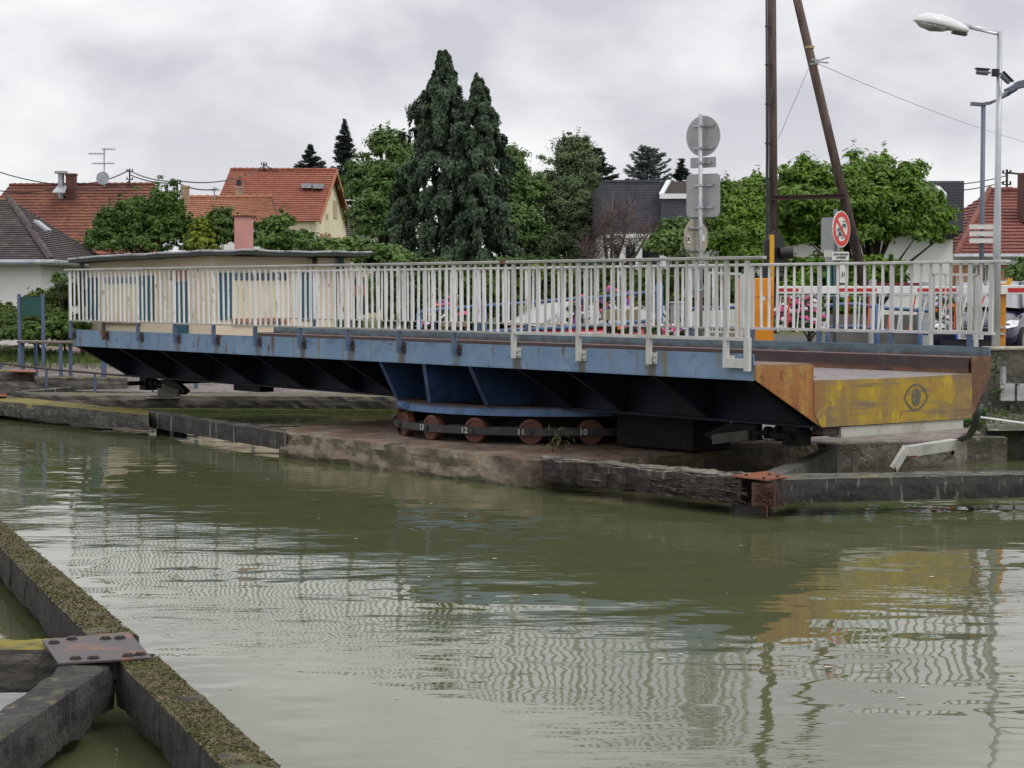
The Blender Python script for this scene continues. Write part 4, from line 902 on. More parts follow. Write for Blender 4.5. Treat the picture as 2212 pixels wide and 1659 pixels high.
# low kerb railing
t = thing('low_railing', 'knee high thin grey railing along the edge of the cobbled slope', 'railing', at(100, 800, 38.9))
PX = [(-30, 783), (11, 786), (100, 797), (193, 805), (240, 809), (330, 815)]
P3 = [at(x, y, 38.7-.004*x) for x, y in PX]; m = MB(); m.tube(P3, .022, 6); m.build('rail', MATS['rusty dark iron'], t)
for x, y in ((1, 785), (100, 797), (205, 806), (330, 815)):
    p = at(x, y, 38.7-.004*x); m = MB(); m.box(p.x-.022, p.x+.022, p.y-.02, p.y+.02, .15, p.z); m.build('post', bluepost, t)
for i, (px, D_, lab) in enumerate(((224, 38.6, 'blue post standing just left of the sloping bridge end'), (545, 38.0, 'thin grey post seen under the left half of the bridge'), (423, 38.2, 'slim post seen below the bridge behind the concrete pedestal'))):
    p = at(px, 780, D_); m = MB(); m.box(p.x-.05+.02*(i > 0), p.x+.05-.02*(i > 0), D_-.05, D_+.05, .2, 1.35 if i == 0 else .9); tag(m.build('post', bluepost), lab, 'post')
# ---------------------------------------------------------------- kiosk
def wall_frame(p0, p1):     # vertical plane through two ground points
    p0, p1 = Vector(p0), Vector(p1); u = (p1-p0); u.z = 0; L_ = u.length; u.normalize(); n = Vector((u.y, -u.x, 0)); 
    if n.dot(-p0) < 0: n = -n
    def hit(px, py):
        r = ray(px, py); o = Vector((0, 0, CH)); t = (p0-o).dot(n)/r.dot(n); q = o+r*t; return (q-p0).dot(u), q.z
    def pt(s, z, out=0): return Vector((p0.x, p0.y, 0))+u*s+n*out+Vector((0, 0, z))
    return L_, hit, pt, u, n
def panel(wf, px0, py0, px1, py1, o0, o1, name, mat, parent, bevel=0, **k):
    L_, hit, pt, u, n = wf; s0, za = hit(px0, (py0+py1)/2); s1, zb = hit(px1, (py0+py1)/2); pm = (px0+px1)/2
    z1 = hit(pm, py0)[1]; z0 = hit(pm, py1)[1]
    m = MB(); m.hexa([pt(s0, z0, o0), pt(s1, z0, o0), pt(s1, z0, o1), pt(s0, z0, o1), pt(s0, z1, o0), pt(s1, z1, o0), pt(s1, z1, o1), pt(s0, z1, o1)])
    return m.build(name, mat, parent, bevel=bevel, **k)
K0 = Vector((-6.42, 41, 0)); KL = K0+Vector((-.7, .714, 0))*5.0; KR = K0+Vector((.7, .714, 0))*3.85; KB = KL+(KR-K0)
t = thing('lock_keeper_kiosk', 'cream lock keeper kiosk with a flat felt roof behind the railing', 'kiosk', (K0.x, K0.y, .7))
m = MB(); m.prism([K0+Vector((0, 0, .3)), KR+Vector((0, 0, .3)), KB+Vector((0, 0, .3)), KL+Vector((0, 0, .3))], (0, 0, 2.72)); m.build('wall', cream, t)
wl = wall_frame(KL, K0); wr = wall_frame(K0, KR)
ctr = (K0+KB)/2
m = MB(); eo = []
for a, b, za, zb in ((KL, K0, 3.00, 3.13), (K0, KR, 3.13, 3.12), (KR, KB, 3.12, 3.0), (KB, KL, 3.0, 2.98)):
    for k in range(12):
        u = k/12; p = a.lerp(b, u); d = (p-ctr); d.z = 0; kk = (d.length+.5)/d.length; q = ctr+d*kk; eo.append((q.x, q.y, za+(zb-za)*u+nz((q.x, q.y, 0), 1.4, .05)+nz((q.x, q.y, 0), 5, .015)))
n = len(eo)
m.v = [tuple(p) for p in eo]+[(p[0], p[1], p[2]-.075) for p in eo]+[(ctr.x, ctr.y, 3.16), (ctr.x, ctr.y, 2.9)]
for i in range(n):
    j = (i+1) % n; m.f += [(i, j, 2*n), (n+j, n+i, 2*n+1), (i, n+i, n+j, j)]; m.m += [0, 1, 1]
rf_ = m.build('roof', [felt, feltdk], t)
# wavy flashing along the roof edge
m = MB(); m.tube([(p[0], p[1], p[2]+.01) for p in eo]+[(eo[0][0], eo[0][1], eo[0][2]+.01)], .028, 6); m.build('flashing', felt, rf_, world=False)
m = MB(); a = at(510, 467, 44); b = at(546, 545, 44); m.box(a.x, b.x, 43.7, 44.1, 2.9, a.z-.03); m.build('chimney', pinkbrick, rf_, world=False); 
ch_ = MB(); ch_.box(a.x-.03, b.x+.03, 43.67, 44.13, a.z-.03, a.z+.01); ch_.build('chimney_cap', brick, rf_, world=False)
def Z2(zx, zy): return ((200+zx*.49729)/1.8517, (950+zy*.49729)/1.8517)
def kp(wf, zx0, zy0, zx1, zy1, o0, o1, name, mat, parent=None, **k):
    a = Z2(zx0, zy0); b = Z2(zx1, zy1); return panel(wf, a[0], a[1], b[0], b[1], o0, o1, name, mat, parent or t, **k)
w1 = kp(wl, 432, 318, 722, 660, -.02, .012, 'window', creamlt); kp(wl, 440, 318, 718, 370, .013, .025, 'glass_strip', glassg, w1, world=False)
kp(wl, 420, 678, 735, 690, 0, .09, 'sill', terra, w1, world=False)
kp(wl, 318, 322, 402, 662, .012, .05, 'shutter', shutterb); kp(wl, 724, 306, 838, 662, .012, .05, 'shutter', shutterb)
dr = kp(wl, 1012, 350, 1114, 830, .0, .03, 'door', shutterb); kp(wl, 975, 262, 1114, 345, .0, .02, 'door_head', terra, dr, world=False)
w2 = kp(wr, 1455, 285, 1925, 650, -.02, .012, 'window', creamlt)
w2g = kp(wr, 1470, 285, 1916, 346, .013, .02, 'glass_strip', glassg, w2, world=False)
for k in range(12): kp(wr, 1470+k*38, 285, 1474+k*38, 346, .021, .028, 'glazing_bar', signink, w2, world=False)
kp(wr, 1463, 648, 1915, 682, 0, .09, 'sill', terra, w2, world=False)
kp(wr, 1345, 283, 1452, 655, .012, .05, 'shutter', shutterb); kp(wr, 2020, 283, 2135, 662, .012, .05, 'shutter', shutterb)
L_, hit, pt, u_, n_ = wr; s_, z_ = hit(*Z2(2085, 205))
m = MB(); m.bar(pt(s_, z_+.1, 0), pt(s_, z_+.1, .2), .02, .02); m.tube([pt(s_, z_-.02, .2), pt(s_, z_+.08, .2), pt(s_, z_+.12, .2)], [.05, .07, .03], 8); m.tube([pt(s_, z_-.12, .05), pt(s_, z_-.05, .2)], .015, 6); m.build('wall_lantern', blk, t)
m = MB(); p = at(736, 560, 43.4); m.box(p.x-.07, p.x+.07, 43.35, 43.45, .7, 3.05); m.build('porch_post', greenp, t)
m = MB(); p = at(177, 575, 44.3); m.box(p.x-.05, p.x+.05, 44.25, 44.35, .7, 2.98); m.build('porch_post', blk, t)
# fence / brick detail right of the kiosk
t = thing('garden_fence', 'short red brown fence panel with a white lattice just right of the kiosk', 'fence', at(735, 640, 46))
a = at(703, 615, 46); b = at(790, 716, 46); m = MB(); m.box(a.x, b.x, 46, 46.04, a.z-.28, a.z); m.build('top_panel', mk('faded red panel', (.38, .12, .09), rough=.8), t)
m = MB()
for k in range(9): z = a.z-.32-k*.10; m.box(a.x, a.x+.45, 45.99, 46.01, z-.03, z)
m.box(a.x+.18, a.x+.21, 45.98, 45.99, a.z-1.25, a.z-.29); m.build('lattice', whitetrim, t)
# ---------------------------------------------------------------- houses
def course_slope(E0, E1, R0, R1, n, mat, parent, name='roof', over=.05, th=.05):
    """tiled slope from eave E0-E1 up to ridge R0-R1, n stepped courses"""
    E0, E1, R0, R1 = map(Vector, (E0, E1, R0, R1)); nrm = (E1-E0).cross(R0-E0).normalized()
    if nrm.z < 0: nrm = -nrm
    m = MB()
    for i in range(n):
        u0, u1 = i/n, (i+1.15)/n; u1 = min(u1, 1)
        a, b = E0.lerp(R0, u0)+nrm*th, E1.lerp(R1, u0)+nrm*th; c, d = E1.lerp(R1, u1), E0.lerp(R0, u1)
        m.add([a, b, c, d, a-nrm*th, b-nrm*th], [(0, 1, 2, 3), (4, 5, 1, 0)])
    return m.build(name, mat, parent)
def house(name, label, Ea, Eb, Ra, Rb, depthdir, ncourse, tilem_, wallm, zb, group=None, gable_over=.25, chim=(), wall=True, barge=None):
    """Ea-Eb front eave (left,right), Ra-Rb ridge; mirrored back slope"""
    Ea, Eb, Ra, Rb = map(Vector, (Ea, Eb, Ra, Rb))
    c = (Ea+Eb)/2; t = thing(name, label, 'house', (c.x, c.y, zb), 0, group)
    r1 = course_slope(Ea, Eb, Ra, Rb, ncourse, tilem_, t)
    Fa = Vector((2*Ra.x-Ea.x, 2*Ra.y-Ea.y, Ea.z)); Fb = Vector((2*Rb.x-Eb.x, 2*Rb.y-Eb.y, Eb.z))
    course_slope(Fa, Fb, Ra, Rb, ncourse, tilem_, t)
    m = MB(); k = int((Rb-Ra).length/.33)
    for i in range(k): p, q = Ra.lerp(Rb, i/k), Ra.lerp(Rb, (i+1.08)/k); m.tube([p+Vector((0, 0, .03)), q+Vector((0, 0, .05))], [.10, .12], 6)
    m.build('ridge', tilem_, r1, world=False)
    ux = (Eb-Ea); ux.z = 0; ux.normalize(); g = gable_over
    if wall:
        dn = Vector((0, 0, -.06)); v = (Fa-Ea); v.z = 0; v.normalize(); ins = .25
        def wp(e, f, rr, s):
            e2 = e+ux*g*s+v*ins; f2 = f+ux*g*s-v*ins; r2 = rr+ux*g*s; k_ = ins/((rr-e).to_2d().length)
            e2.z = e.z+(rr.z-e.z)*k_-.06; f2.z = e2.z; r2.z = rr.z-.06
            return e2, f2, r2
        e1, f1, q1 = wp(Ea, Fa, Ra, 1); e2, f2, q2 = wp(Eb, Fb, Rb, -1)
        def lo(p): return Vector((p.x, p.y, zb-.4))
        m = MB(); m.add([lo(e1), lo(f1), f1, q1, e1, lo(e2), lo(f2), f2, q2, e2], [(0, 4, 3, 2, 1), (5, 6, 7, 8, 9), (0, 5, 9, 4), (1, 2, 7, 6)]); m.build('wall', wallm, t)
    if barge:
        m = MB()
        for p, q in ((Eb, Rb), (Fb, Rb)): m.bar(p+ux*.03-Vector((0, 0, .05)), q+ux*.03-Vector((0, 0, .05)), .05, .22)
        m.build('bargeboard', barge, t)
    return t, r1
def chimney(px, py0, py1, hw, D, mat, parent, cap=None, world=False):
    a = at(px, py0, D); b = at(px, py1, D); w = hw*D/F
    m = MB(); m.box(a.x-w, a.x+w, D-w, D+w, b.z-.4, a.z); m.box(a.x-w*1.15, a.x+w*1.15, D-w*1.15, D+w*1.15, a.z, a.z+.12); return m.build('chimney', mat, parent, world=world, bevel=.01)
def antenna(px, y0, y1, D, bars, parent, r=.035):
    a = at(px, y0, D); b = at(px, y1, D); m = MB(); m.tube([b, a], r, 6)
    for (xa, xb, y) in bars:
        p, q = at(xa, y, D-.1), at(xb, y, D-.1); m.tube([p, q], r*.7, 5)
        k = max(2, int(abs(xb-xa)/6))
        for i in range(k+1): c = p.lerp(q, i/k); m.tube([c+Vector((0, -.35, 0)), c+Vector((0, .35, 0))], r*.35, 4); m.tube([c+Vector((0, 0, -.08)), c+Vector((0, 0, .08))], r*.35, 4)
    return m
def mast(px, y0, y1, D, parent):
    a = at(px, y0, D); b = at(px, y1, D); m = MB(); m.tube([b, a], .045, 6)
    for k in range(3):
        z = a.z-.15-k*.42; m.bar((a.x-.16, D-.05, z), (a.x+.16, D+.05, z), .04, .04)
        for s in (-.14, .14): m.tube([(a.x+s, D, z), (a.x+s, D, z+.13)], [.045, .03], 6)
    m.build('service_mast', blk, parent, world=False)
D1 = 100.0
h1, r1 = house('tiled_house', 'long house with a mottled brown and orange tiled roof at the far left', at(-150, 600, 90)+Vector((0, 0, 0)), at(352, 600, 90), at(20, 402, D1), at(334, 400, D1), 0, 30, tile_brn, creamlt, 1.0)
chimney(154, 380, 415, 10, 98.5, brick, r1)
m = MB(); a = at(132, 375, 98.5); b = at(132, 415, 98.5); m.tube([b-Vector((0, 0, .5)), a], .16, 10); m.tube([a, a+Vector((0, 0, .12))], .34, 10); m.prism([at(113, 417, 96), at(140, 417, 96), at(146, 402, 99), at(126, 402, 99)], (0, 0, .06)); m.build('flue', zinc, r1, world=False)
an = antenna(225, 320, 405, 98.5, [(222, 247, 322), (193, 225, 332), (200, 246, 353)], None); an.build('tv_antenna', zinc, r1, world=False)
m = MB(); c = at(223, 385, 98.2); m.tube([c+Vector((0, 0, 0)), c+Vector((0, -.12, 0))], [.02, .34], 14); m.build('satellite_dish', zinc, r1, world=False)
mast(280, 364, 405, 99, r1)
D2 = 85.0
h2, r2 = house('small_tiled_house', 'small house with a weathered pale orange roof in front of the big red roof', at(395, 510, 78.5), at(603, 480, 80), at(400, 429, D2), at(586, 428, D2), 0, 18, tile_org, whitewall, 1.0, barge=brick)
chimney(400, 407, 428, 8, 84, stonech, r2); chimney(516, 408, 428, 7.5, 90, stonech, r2)
m = MB(); a = at(516, 404, 90); m.tube([a-Vector((0, 0, .2)), a+Vector((0, 0, .35))], .12, 8); m.build('chimney_pot', blk, r2, world=False)
mast(383, 388, 440, 86, r2)
an = antenna(463, 403, 430, 84, [(458, 474, 411)], None, .03); an.build('tv_antenna', zinc, r2, world=False)
D3 = 110.0
k3 = .6667
Eb3 = at(690, 479, 105); Ea3 = at(452, 479, 104.2); Ra3 = at(497, 369, 110); Rb3 = at(727, 369, 110.6); Ea3.z = Eb3.z; Ra3.z = Rb3.z
h3, r3 = house('red_roofed_house', 'big house with a bright red tiled roof and cream gable', Ea3, Eb3, Ra3, Rb3, 0, 24, tile_red, creamlt, 1.0, gable_over=.35, barge=woodor)
Fb3 = Vector((2*Rb3.x-Eb3.x, 2*Rb3.y-Eb3.y, Eb3.z)); ux3 = (Eb3-Ea3).normalized()
wg3 = wall_frame(Eb3-ux3*.35, Fb3-ux3*.35)
for x0, y0, x1, y1, nm in ((719, 434, 727, 472, 0), (737, 452, 741, 471, 0), (704, 462, 708, 473, 0), (692, 505, 699, 540, 1), (709, 505, 714, 545, 1), (731, 512, 735, 552, 1), (741, 512, 746, 552, 1), (720, 404, 722, 412, 0)):
    panel(wg3, x0, y0, x1, y1, 0, .04, 'shutter' if nm else 'window', woodor if nm else mk('beige window blind', (.42, .33, .20), rough=.8), h3)
for px, py in ((663, 401), (688, 402)):
    m = MB(); c = at(px, py, 108.3); m.box(c.x-.28, c.x+.28, c.y-.4, c.y+.3, c.z-.15, c.z+.12); m.build('roof_vent', zinc, r3, world=False)
mast(570, 350, 372, 110, r3)
# dark hipped roof house at far left
t = thing('white_house', 'white walled house with a dark mossy hipped roof at the left edge', 'house', (-16, 53, .7))
NC = Vector((-12.15, 49, 3.12)); FC = Vector((-12.6, 58.4, 3.12)); LC = Vector((-26, 48.6, 3.12)); BC = Vector((-26, 58.4, 3.12)); PK = Vector((-14.1, 53.4, 4.83)); PL = Vector((-24, 53.4, 4.83))
rr_ = course_slope(NC+Vector((.35, -.35, -.1)), FC+Vector((.35, .35, -.1)), PK, PK+Vector((0, .01, 0)), 30, tile_dk, t, th=.03)
course_slope(LC+Vector((0, -.35, -.1)), NC+Vector((.35, -.35, -.1)), PL, PK, 30, tile_dk, t, th=.03)
m = MB(); m.add([BC, FC, PK, PL], [(0, 1, 2, 3)]); m.build('roof', tile_dk, t)
m = MB(); A_ = NC+Vector((.35, -.35, -.05))
for i in range(17): p, q = A_.lerp(PK, i/17), A_.lerp(PK, (i+1.1)/17); m.tube([p, q+Vector((0, 0, .03))], [.085, .10], 6)
m.build('hip_tiles', tile_dk, rr_, world=False)
m = MB(); m.prism([(p.x, p.y, .3) for p in (LC, NC, FC, BC)], (0, 0, 2.86)); m.build('wall', whitewall, t)
m = MB(); m.tube([LC+Vector((0, -.42, -.12)), NC+Vector((.42, -.42, -.12)), FC+Vector((.42, .3, -.12))], .07, 8); m.build('gutter', zinc, t)
m = MB(); c = at(92, 492, 50.8); rdir = Vector((.0, 1, 0)); m.obox(c+Vector((0, 0, .05)), (0, 1, 0), Vector((2.3, 0, -1.8)).normalized(), Vector((1.8, 0, 2.3)).normalized(), .28, .22, .03); m.build('skylight', zinc, rr_, world=False)
# low dark roofed building between the red house and the trees
t = thing('low_house', 'low cream building with a dark tiled roof half hidden right of the red roofed house', 'house', at(780, 560, 88))
E0, E1, R0, R1 = at(748, 514, 86), at(880, 514, 86), at(752, 446, 90), at(880, 446, 90)
course_slope(E0, E1, R0, R1, 16, tile_dk, t); course_slope(E0+Vector((0, 8, 0)), E1+Vector((0, 8, 0)), R0, R1, 8, tile_dk, t)
m = MB(); m.box(E0.x+.1, E1.x, 86.4, 93, .5, E0.z-.35); m.build('wall', creamlt, t); m = MB(); m.box(E0.x-.05, E1.x, 85.9, 86.3, E0.z-.38, E0.z-.03); m.build('fascia_board', whitetrim, t)
# ---------------------------------------------------------------- slate building
DS = 62.0
t = thing('slate_clad_building', 'long building clad in dark slate with a white ground floor behind the magnolia', 'building', at(1700, 600, DS))
a, b = at(1300, 392, DS), at(2078, 390, DS); zt = a.z; zs = at(1500, 500, DS).z
def courses(x0, x1, y, z0, z1, mat, parent, name, n=12, tilt=.014):
    m = MB()
    for i in range(n):
        za, zb = z0+(z1-z0)*i/n, z0+(z1-z0)*(i+1)/n; m.add([(x0, y-tilt, za), (x1, y-tilt, za), (x1, y, zb), (x0, y, zb), (x0, y, za), (x1, y, za)], [(0, 1, 2, 3), (4, 5, 1, 0)])
        # joints between slates
    return m.build(name, mat, parent)
m = MB(); m.box(a.x, b.x, DS+.02, DS+9, zs, zt-.02); m.build('upper_storey', slate, t)
courses(a.x, at(1425, 400, DS).x, DS, zs, zt, slate, t, 'slate_cladding', 18)
m = MB(); m.box(a.x, at(1425, 400, DS).x, DS-.05, DS+.1, zt-.02, zt+.05); m.build('roof_edge', slate, t)
c0, c1 = at(1428, 430, DS-.6), at(2040, 430, DS-.6)
courses(c0.x, c1.x, DS-.6, at(1500, 505, DS-.6).z, at(1500, 430, DS-.6).z, slate, t, 'slate_cladding', 13)
m = MB(); m.box(c0.x, c1.x, DS-.58, DS, at(1500, 505, DS).z, at(1500, 431, DS-.6).z); m.build('bay', slate, t)
zl = at(1500, 420, DS-.6).z
m = MB(); m.add([(c0.x+.0, DS-.62, zl), (c1.x, DS-.62, zl), (c1.x-.28, DS+.0, zt+.0), (c0.x+.28, DS+.0, zt+.0)], [(0, 1, 2, 3)]); m.build('bay_roof', brownroof, t)
m = MB(); m.box(c0.x-.05, c1.x+.05, DS-.72, DS-.60, zl-.14, zl+.02)
m.bar((c0.x+.0, DS-.66, zl), (c0.x+.30, DS-.02, zt+.02), .14, .07); m.bar((c1.x, DS-.66, zl), (c1.x-.30, DS-.02, zt+.02), .14, .07); m.build('trim', whitetrim, t)
courses(at(2012, 430, DS-.7).x, b.x, DS-.3, zs, zt, slate, t, 'slate_cladding', 18)
m = MB(); m.prism([(b.x-.5, DS-.3, zs), (b.x, DS-.3, zs), (b.x-.3, DS-.1, zs-.25), (b.x-.55, DS-.1, zs-.25)], (0, 6, 0)); m.build('slate_skirt', slate, t)
m = MB(); m.box(a.x+.1, at(2062, 600, DS).x, DS+.3, DS+8.8, .6, zs); m.build('wall', whitewall, t)
m = MB(); p = at(1882, 383, 66); m.tube([(p.x, 66, zt-.3), (p.x, 66, at(1880, 338, 66).z)], .09, 10); m.box(p.x-.3, p.x+.3, 65.7, 66.3, zt-.1, zt+.22); m.build('flue', zinc, t)
# veranda at its left end
v0, v1 = at(1312, 505, 58), at(1440, 505, 58)
m = MB(); m.box(v0.x, v1.x, 58, 61.9, v0.z-.12, v0.z); m.box(v0.x+.1, v1.x, 58.1, 61.9, v0.z-.32, v0.z-.122); vr = m.build('veranda_roof', whitetrim, t)
for px in (1318, 1345, 1380, 1432): p = at(px, 560, 58.2); m = MB(); m.box(p.x-.10, p.x+.10, 58.15, 58.35, .9, v0.z-.33); m.build('veranda_post', whitetrim, t)
m = MB(); m.box(v0.x+.3, v1.x, 60.5, 60.55, 1.0, v0.z-.34); m.build('veranda_glass', glass, t)
# ---------------------------------------------------------------- right hand house
t = thing('salmon_house', 'salmon walled house with a plum red hipped roof at the right edge', 'house', at(2200, 620, 66))
E0 = at(2064, 553, 66); PKr = at(2138, 414, 72); E1 = Vector((E0.x+12, 66, E0.z)); PR = PKr+Vector((8, 0, 0)); EB = Vector((E0.x, 78, E0.z))
E0r = E0; 
rr_ = course_slope(E0, E1, PKr, PR, 20, tile_rt, t); course_slope(EB, E0, PKr, PKr+Vector((0, .01, 0)), 20, tile_rt, t)
m = MB()
for i in range(14): p, q = E0.lerp(PKr, i/14), E0.lerp(PKr, (i+1.1)/14); m.tube([p+Vector((0, 0, .05)), q+Vector((0, 0, .08))], [.10, .13], 6)
for i in range(10): p = PKr+Vector((.8*i, 0, .05)); m.tube([p, p+Vector((.85, 0, .02))], [.10, .12], 6)
m.build('hip_tiles', tile_rt, rr_, world=False)
m = MB(); m.box(E0.x+.25, E1.x, 66.5, 77.5, .6, E0.z-.1); m.build('wall', pinkwall, t)
m = MB(); m.tube([E0+Vector((-.1, -.1, -.02)), E1+Vector((0, -.1, -.02))], .10, 8); m.build('gutter', zinc, t); m = MB(); m.box(E0.x, E1.x, 66.02, 66.5, E0.z-.30, E0.z-.10); m.build('soffit', whitetrim, t)
for x0, x1 in ((2096, 2112), (2123, 2130), (2134, 2160)):
    a_, b_2 = at(x0, 572, 66.4), at(x1, 645, 66.4); m = MB(); m.box(a_.x, b_2.x, 66.42, 66.5, b_2.z, a_.z); w_ = m.build('window', whitetrim, t)
    m = MB(); m.box(a_.x+.09, b_2.x-.09, 66.41, 66.42, b_2.z+.1, a_.z-.1); m.build('pane', glass, w_, world=False)
m = MB(); a_ = at(2206, 374, 69); m.box(a_.x, a_.x+.9, 68.7, 69.5, at(2206, 462, 69).z-.3, a_.z); m.build('chimney', brick, rr_, world=False)
mast(2175, 366, 418, 72, rr_)
# ================================================================ TREES AND HEDGES
conifer('conifer_tree', 'tallest dark conifer with drooping sprays, its tip highest of all the trees', 958, 103, 64, [(100, 2), (118, 9), (135, 17), (160, 20), (190, 34), (230, 52), (280, 66), (340, 70), (400, 80), (450, 88), (500, 98), (560, 106), (700, 108)], lf_conif, n=2000, sz=.046, per=64, seed=1)
conifer('conifer_tree', 'second drooping conifer with a narrower lower tip grown against the tallest one', 1033, 157, 63, [(155, 3), (175, 9), (200, 15), (240, 26), (275, 42), (310, 48), (360, 48), (420, 58), (480, 66), (560, 74), (700, 76)], lf_conif, n=1300, sz=.045, per=62, seed=2)
conifer('spruce_tree', 'thin spiky dark spruce rising left of the walnut tree', 744, 254, 122, [(254, 1), (275, 7), (300, 18), (340, 28), (390, 40), (440, 44), (520, 40), (640, 40)], lf_spruce, droop=.4, sz=.045, per=110)
conifer('spruce_tree', 'small dark spruce top showing above the red roof', 670, 311, 135, [(311, 2), (330, 12), (350, 28), (370, 42), (400, 54), (560, 60)], lf_spruce, droop=.3, sz=.06, per=90)
conifer('cedar_tree', 'blue grey cedar above the slate building', 1398, 314, 88, [(314, 6), (325, 24), (350, 42), (380, 52), (420, 58), (600, 62)], lf_cedar, droop=.12, sz=.042, per=120)
conifer('spruce_tree', 'small dark spruce just right of the blue grey cedar', 1472, 340, 84, [(340, 1), (358, 9), (380, 20), (400, 28), (440, 32), (600, 32)], lf_spruce, droop=.4, sz=.05, per=70)
conifer('spruce_tree', 'dark conifer behind the right side of the birch', 1288, 318, 90, [(318, 8), (335, 20), (370, 38), (400, 46), (500, 50), (620, 50)], lf_spruce, droop=.3, sz=.06, per=80)
tree('walnut_tree', 'light green loose walnut tree left of the tall conifers', 'tree', [(835, 320, 48, 38, 70), (800, 400, 48, 60, 70), (850, 440, 60, 90, 69), (795, 480, 40, 60, 68), (870, 345, 30, 40, 71)], 760, 60, .25, .044, lf_walnut, (835, 70), .16, .8, twigs=46, bias=.35)
tree('walnut_tree', 'light green loose tree showing to the right of the tall conifers', 'tree', [(1105, 350, 28, 34, 70), (1115, 430, 50, 66, 70), (1120, 510, 60, 60, 69), (1150, 415, 30, 34, 70)], 520, 60, .25, .044, lf_walnut, (1110, 70), .14, .8, twigs=30, bias=.35)
tree('birch_tree', 'broad grey green birch tree left of the slate building', 'tree', [(1242, 330, 42, 40, 72), (1240, 390, 62, 70, 72), (1225, 470, 78, 80, 71), (1265, 500, 60, 70, 70), (1200, 545, 60, 40, 69), (1160, 560, 50, 30, 69), (1195, 420, 36, 50, 72)], 950, 85, .25, .034, lf_birch, (1240, 72), .13, .8, twigs=34, bk=barkw, bias=.4)
tree('magnolia_tree', 'bushy bright green magnolia between the leaning pole and the lamp posts', 'tree', [(1740, 400, 60, 52, 44), (1860, 395, 76, 50, 44), (1960, 400, 36, 40, 44), (1800, 480, 130, 80, 43), (1950, 480, 90, 80, 43.5), (1700, 500, 60, 60, 43), (1738, 348, 5, 18, 44), (1845, 346, 5, 16, 44), (1912, 352, 6, 18, 44), (1955, 362, 6, 16, 44), (1988, 370, 6, 22, 44), (1690, 372, 6, 16, 44), (2035, 480, 20, 30, 44)], 1300, 46, .19, .036, lf_magn, (1890, 43.5), .13, 1.0, twigs=30, bias=.45, aspect=1.9)
tree('magnolia_tree', 'lower rounded bright green shrub directly right of the grey sign post', 'tree', [(1600, 470, 58, 50, 42), (1615, 540, 75, 60, 41.5), (1560, 430, 30, 40, 42.5), (1630, 410, 30, 26, 42.5)], 700, 46, .17, .033, lf_magn, (1610, 42), .09, 1.0, twigs=16, bias=.45, aspect=1.9)
# young upright shoots on top of the magnolia
_r = random.Random(5); sh = []
for k in range(46):
    x = 188+k*5.1+_r.uniform(-4, 4); tp = np.interp(x, [185, 215, 240, 270, 300, 335, 350, 375, 395, 420], [505, 452, 446, 420, 424, 418, 400, 398, 428, 490])+_r.uniform(-8, 22)
    sh.append((x, (tp+545)/2, 9, (545-tp)/2, 58+_r.uniform(-1, 1)))
sh += [(300, 530, 115, 22, 57.5), (250, 505, 55, 30, 57.5), (350, 500, 45, 36, 57.5), (420, 530, 30, 20, 57)]
sh += [(346, 395, 3, 20, 58), (375, 402, 3.5, 26, 58)]
tree('shrub', 'tall upright leafy shrub with long shoots behind the left end of the kiosk roof', 'shrub', sh, 2000, 32, .115, .032, lf_shrub, (300, 58), .06, .8, twigs=60, bias=.3)
tree('shrub', 'yellow green shrub to the left of the pink chimney', 'shrub', [(432, 505, 26, 30, 56), (440, 530, 36, 20, 56)], 60, 40, .18, .05, lf_yel, (430, 56), .05, .8, twigs=6)
tree('shrub', 'dark green shrub just behind the pink chimney', 'shrub', [(485, 505, 50, 44, 56.5), (470, 480, 22, 22, 56.5)], 120, 60, .18, .046, lf_hedge, (485, 56.5), .05, .8, twigs=8)
tree('shrub', 'green shrub right of the pink chimney below the red roofed house', 'shrub', [(595, 510, 50, 36, 56), (640, 530, 50, 28, 56), (690, 540, 40, 24, 55), (600, 482, 24, 16, 56)], 200, 60, .17, .045, lf_shrub, (610, 56), .05, .8, twigs=16)
tree('bush', 'loose low bush between the kiosk roof and the tall conifers', 'bush', [(760, 545, 60, 26, 55), (830, 560, 60, 30, 55), (720, 530, 20, 12, 55)], 160, 55, .17, .045, lf_walnut, (780, 55), .05, .8, twigs=14)
tree('hedge', 'clipped dense hedge in front of the white house at the left edge', 'hedge', [(-20, 685, 60, 28, 45), (100, 662, 46, 32, 45), (150, 645, 40, 28, 45), (40, 705, 90, 20, 44.5), (120, 705, 60, 30, 44), (30, 700, 60, 28, 44.6), (-10, 720, 60, 20, 44.4), (90, 725, 60, 14, 43.8)], 1500, 60, .12, .026, lf_hedge2, (80, 45), .04, .7, twigs=6, bias=.5)
tree('shrub', 'thin pale branched shrub standing above the hedge beside the kiosk', 'shrub', [(132, 606, 16, 16, 44.5), (120, 596, 6, 10, 44.5)], 16, 22, .10, .03, lf_walnut, (138, 44.5), .02, .7, twigs=12)
tree('plant_bed', 'leafy weeds growing around the posts of the green notice board', 'plants', [(70, 715, 50, 16, 42.6), (130, 712, 34, 20, 42.6), (20, 722, 26, 8, 42.4), (110, 690, 8, 12, 42.6)], 150, 26, .10, .035, lf_shrub, (90, 42.6), .015, .75, twigs=6)
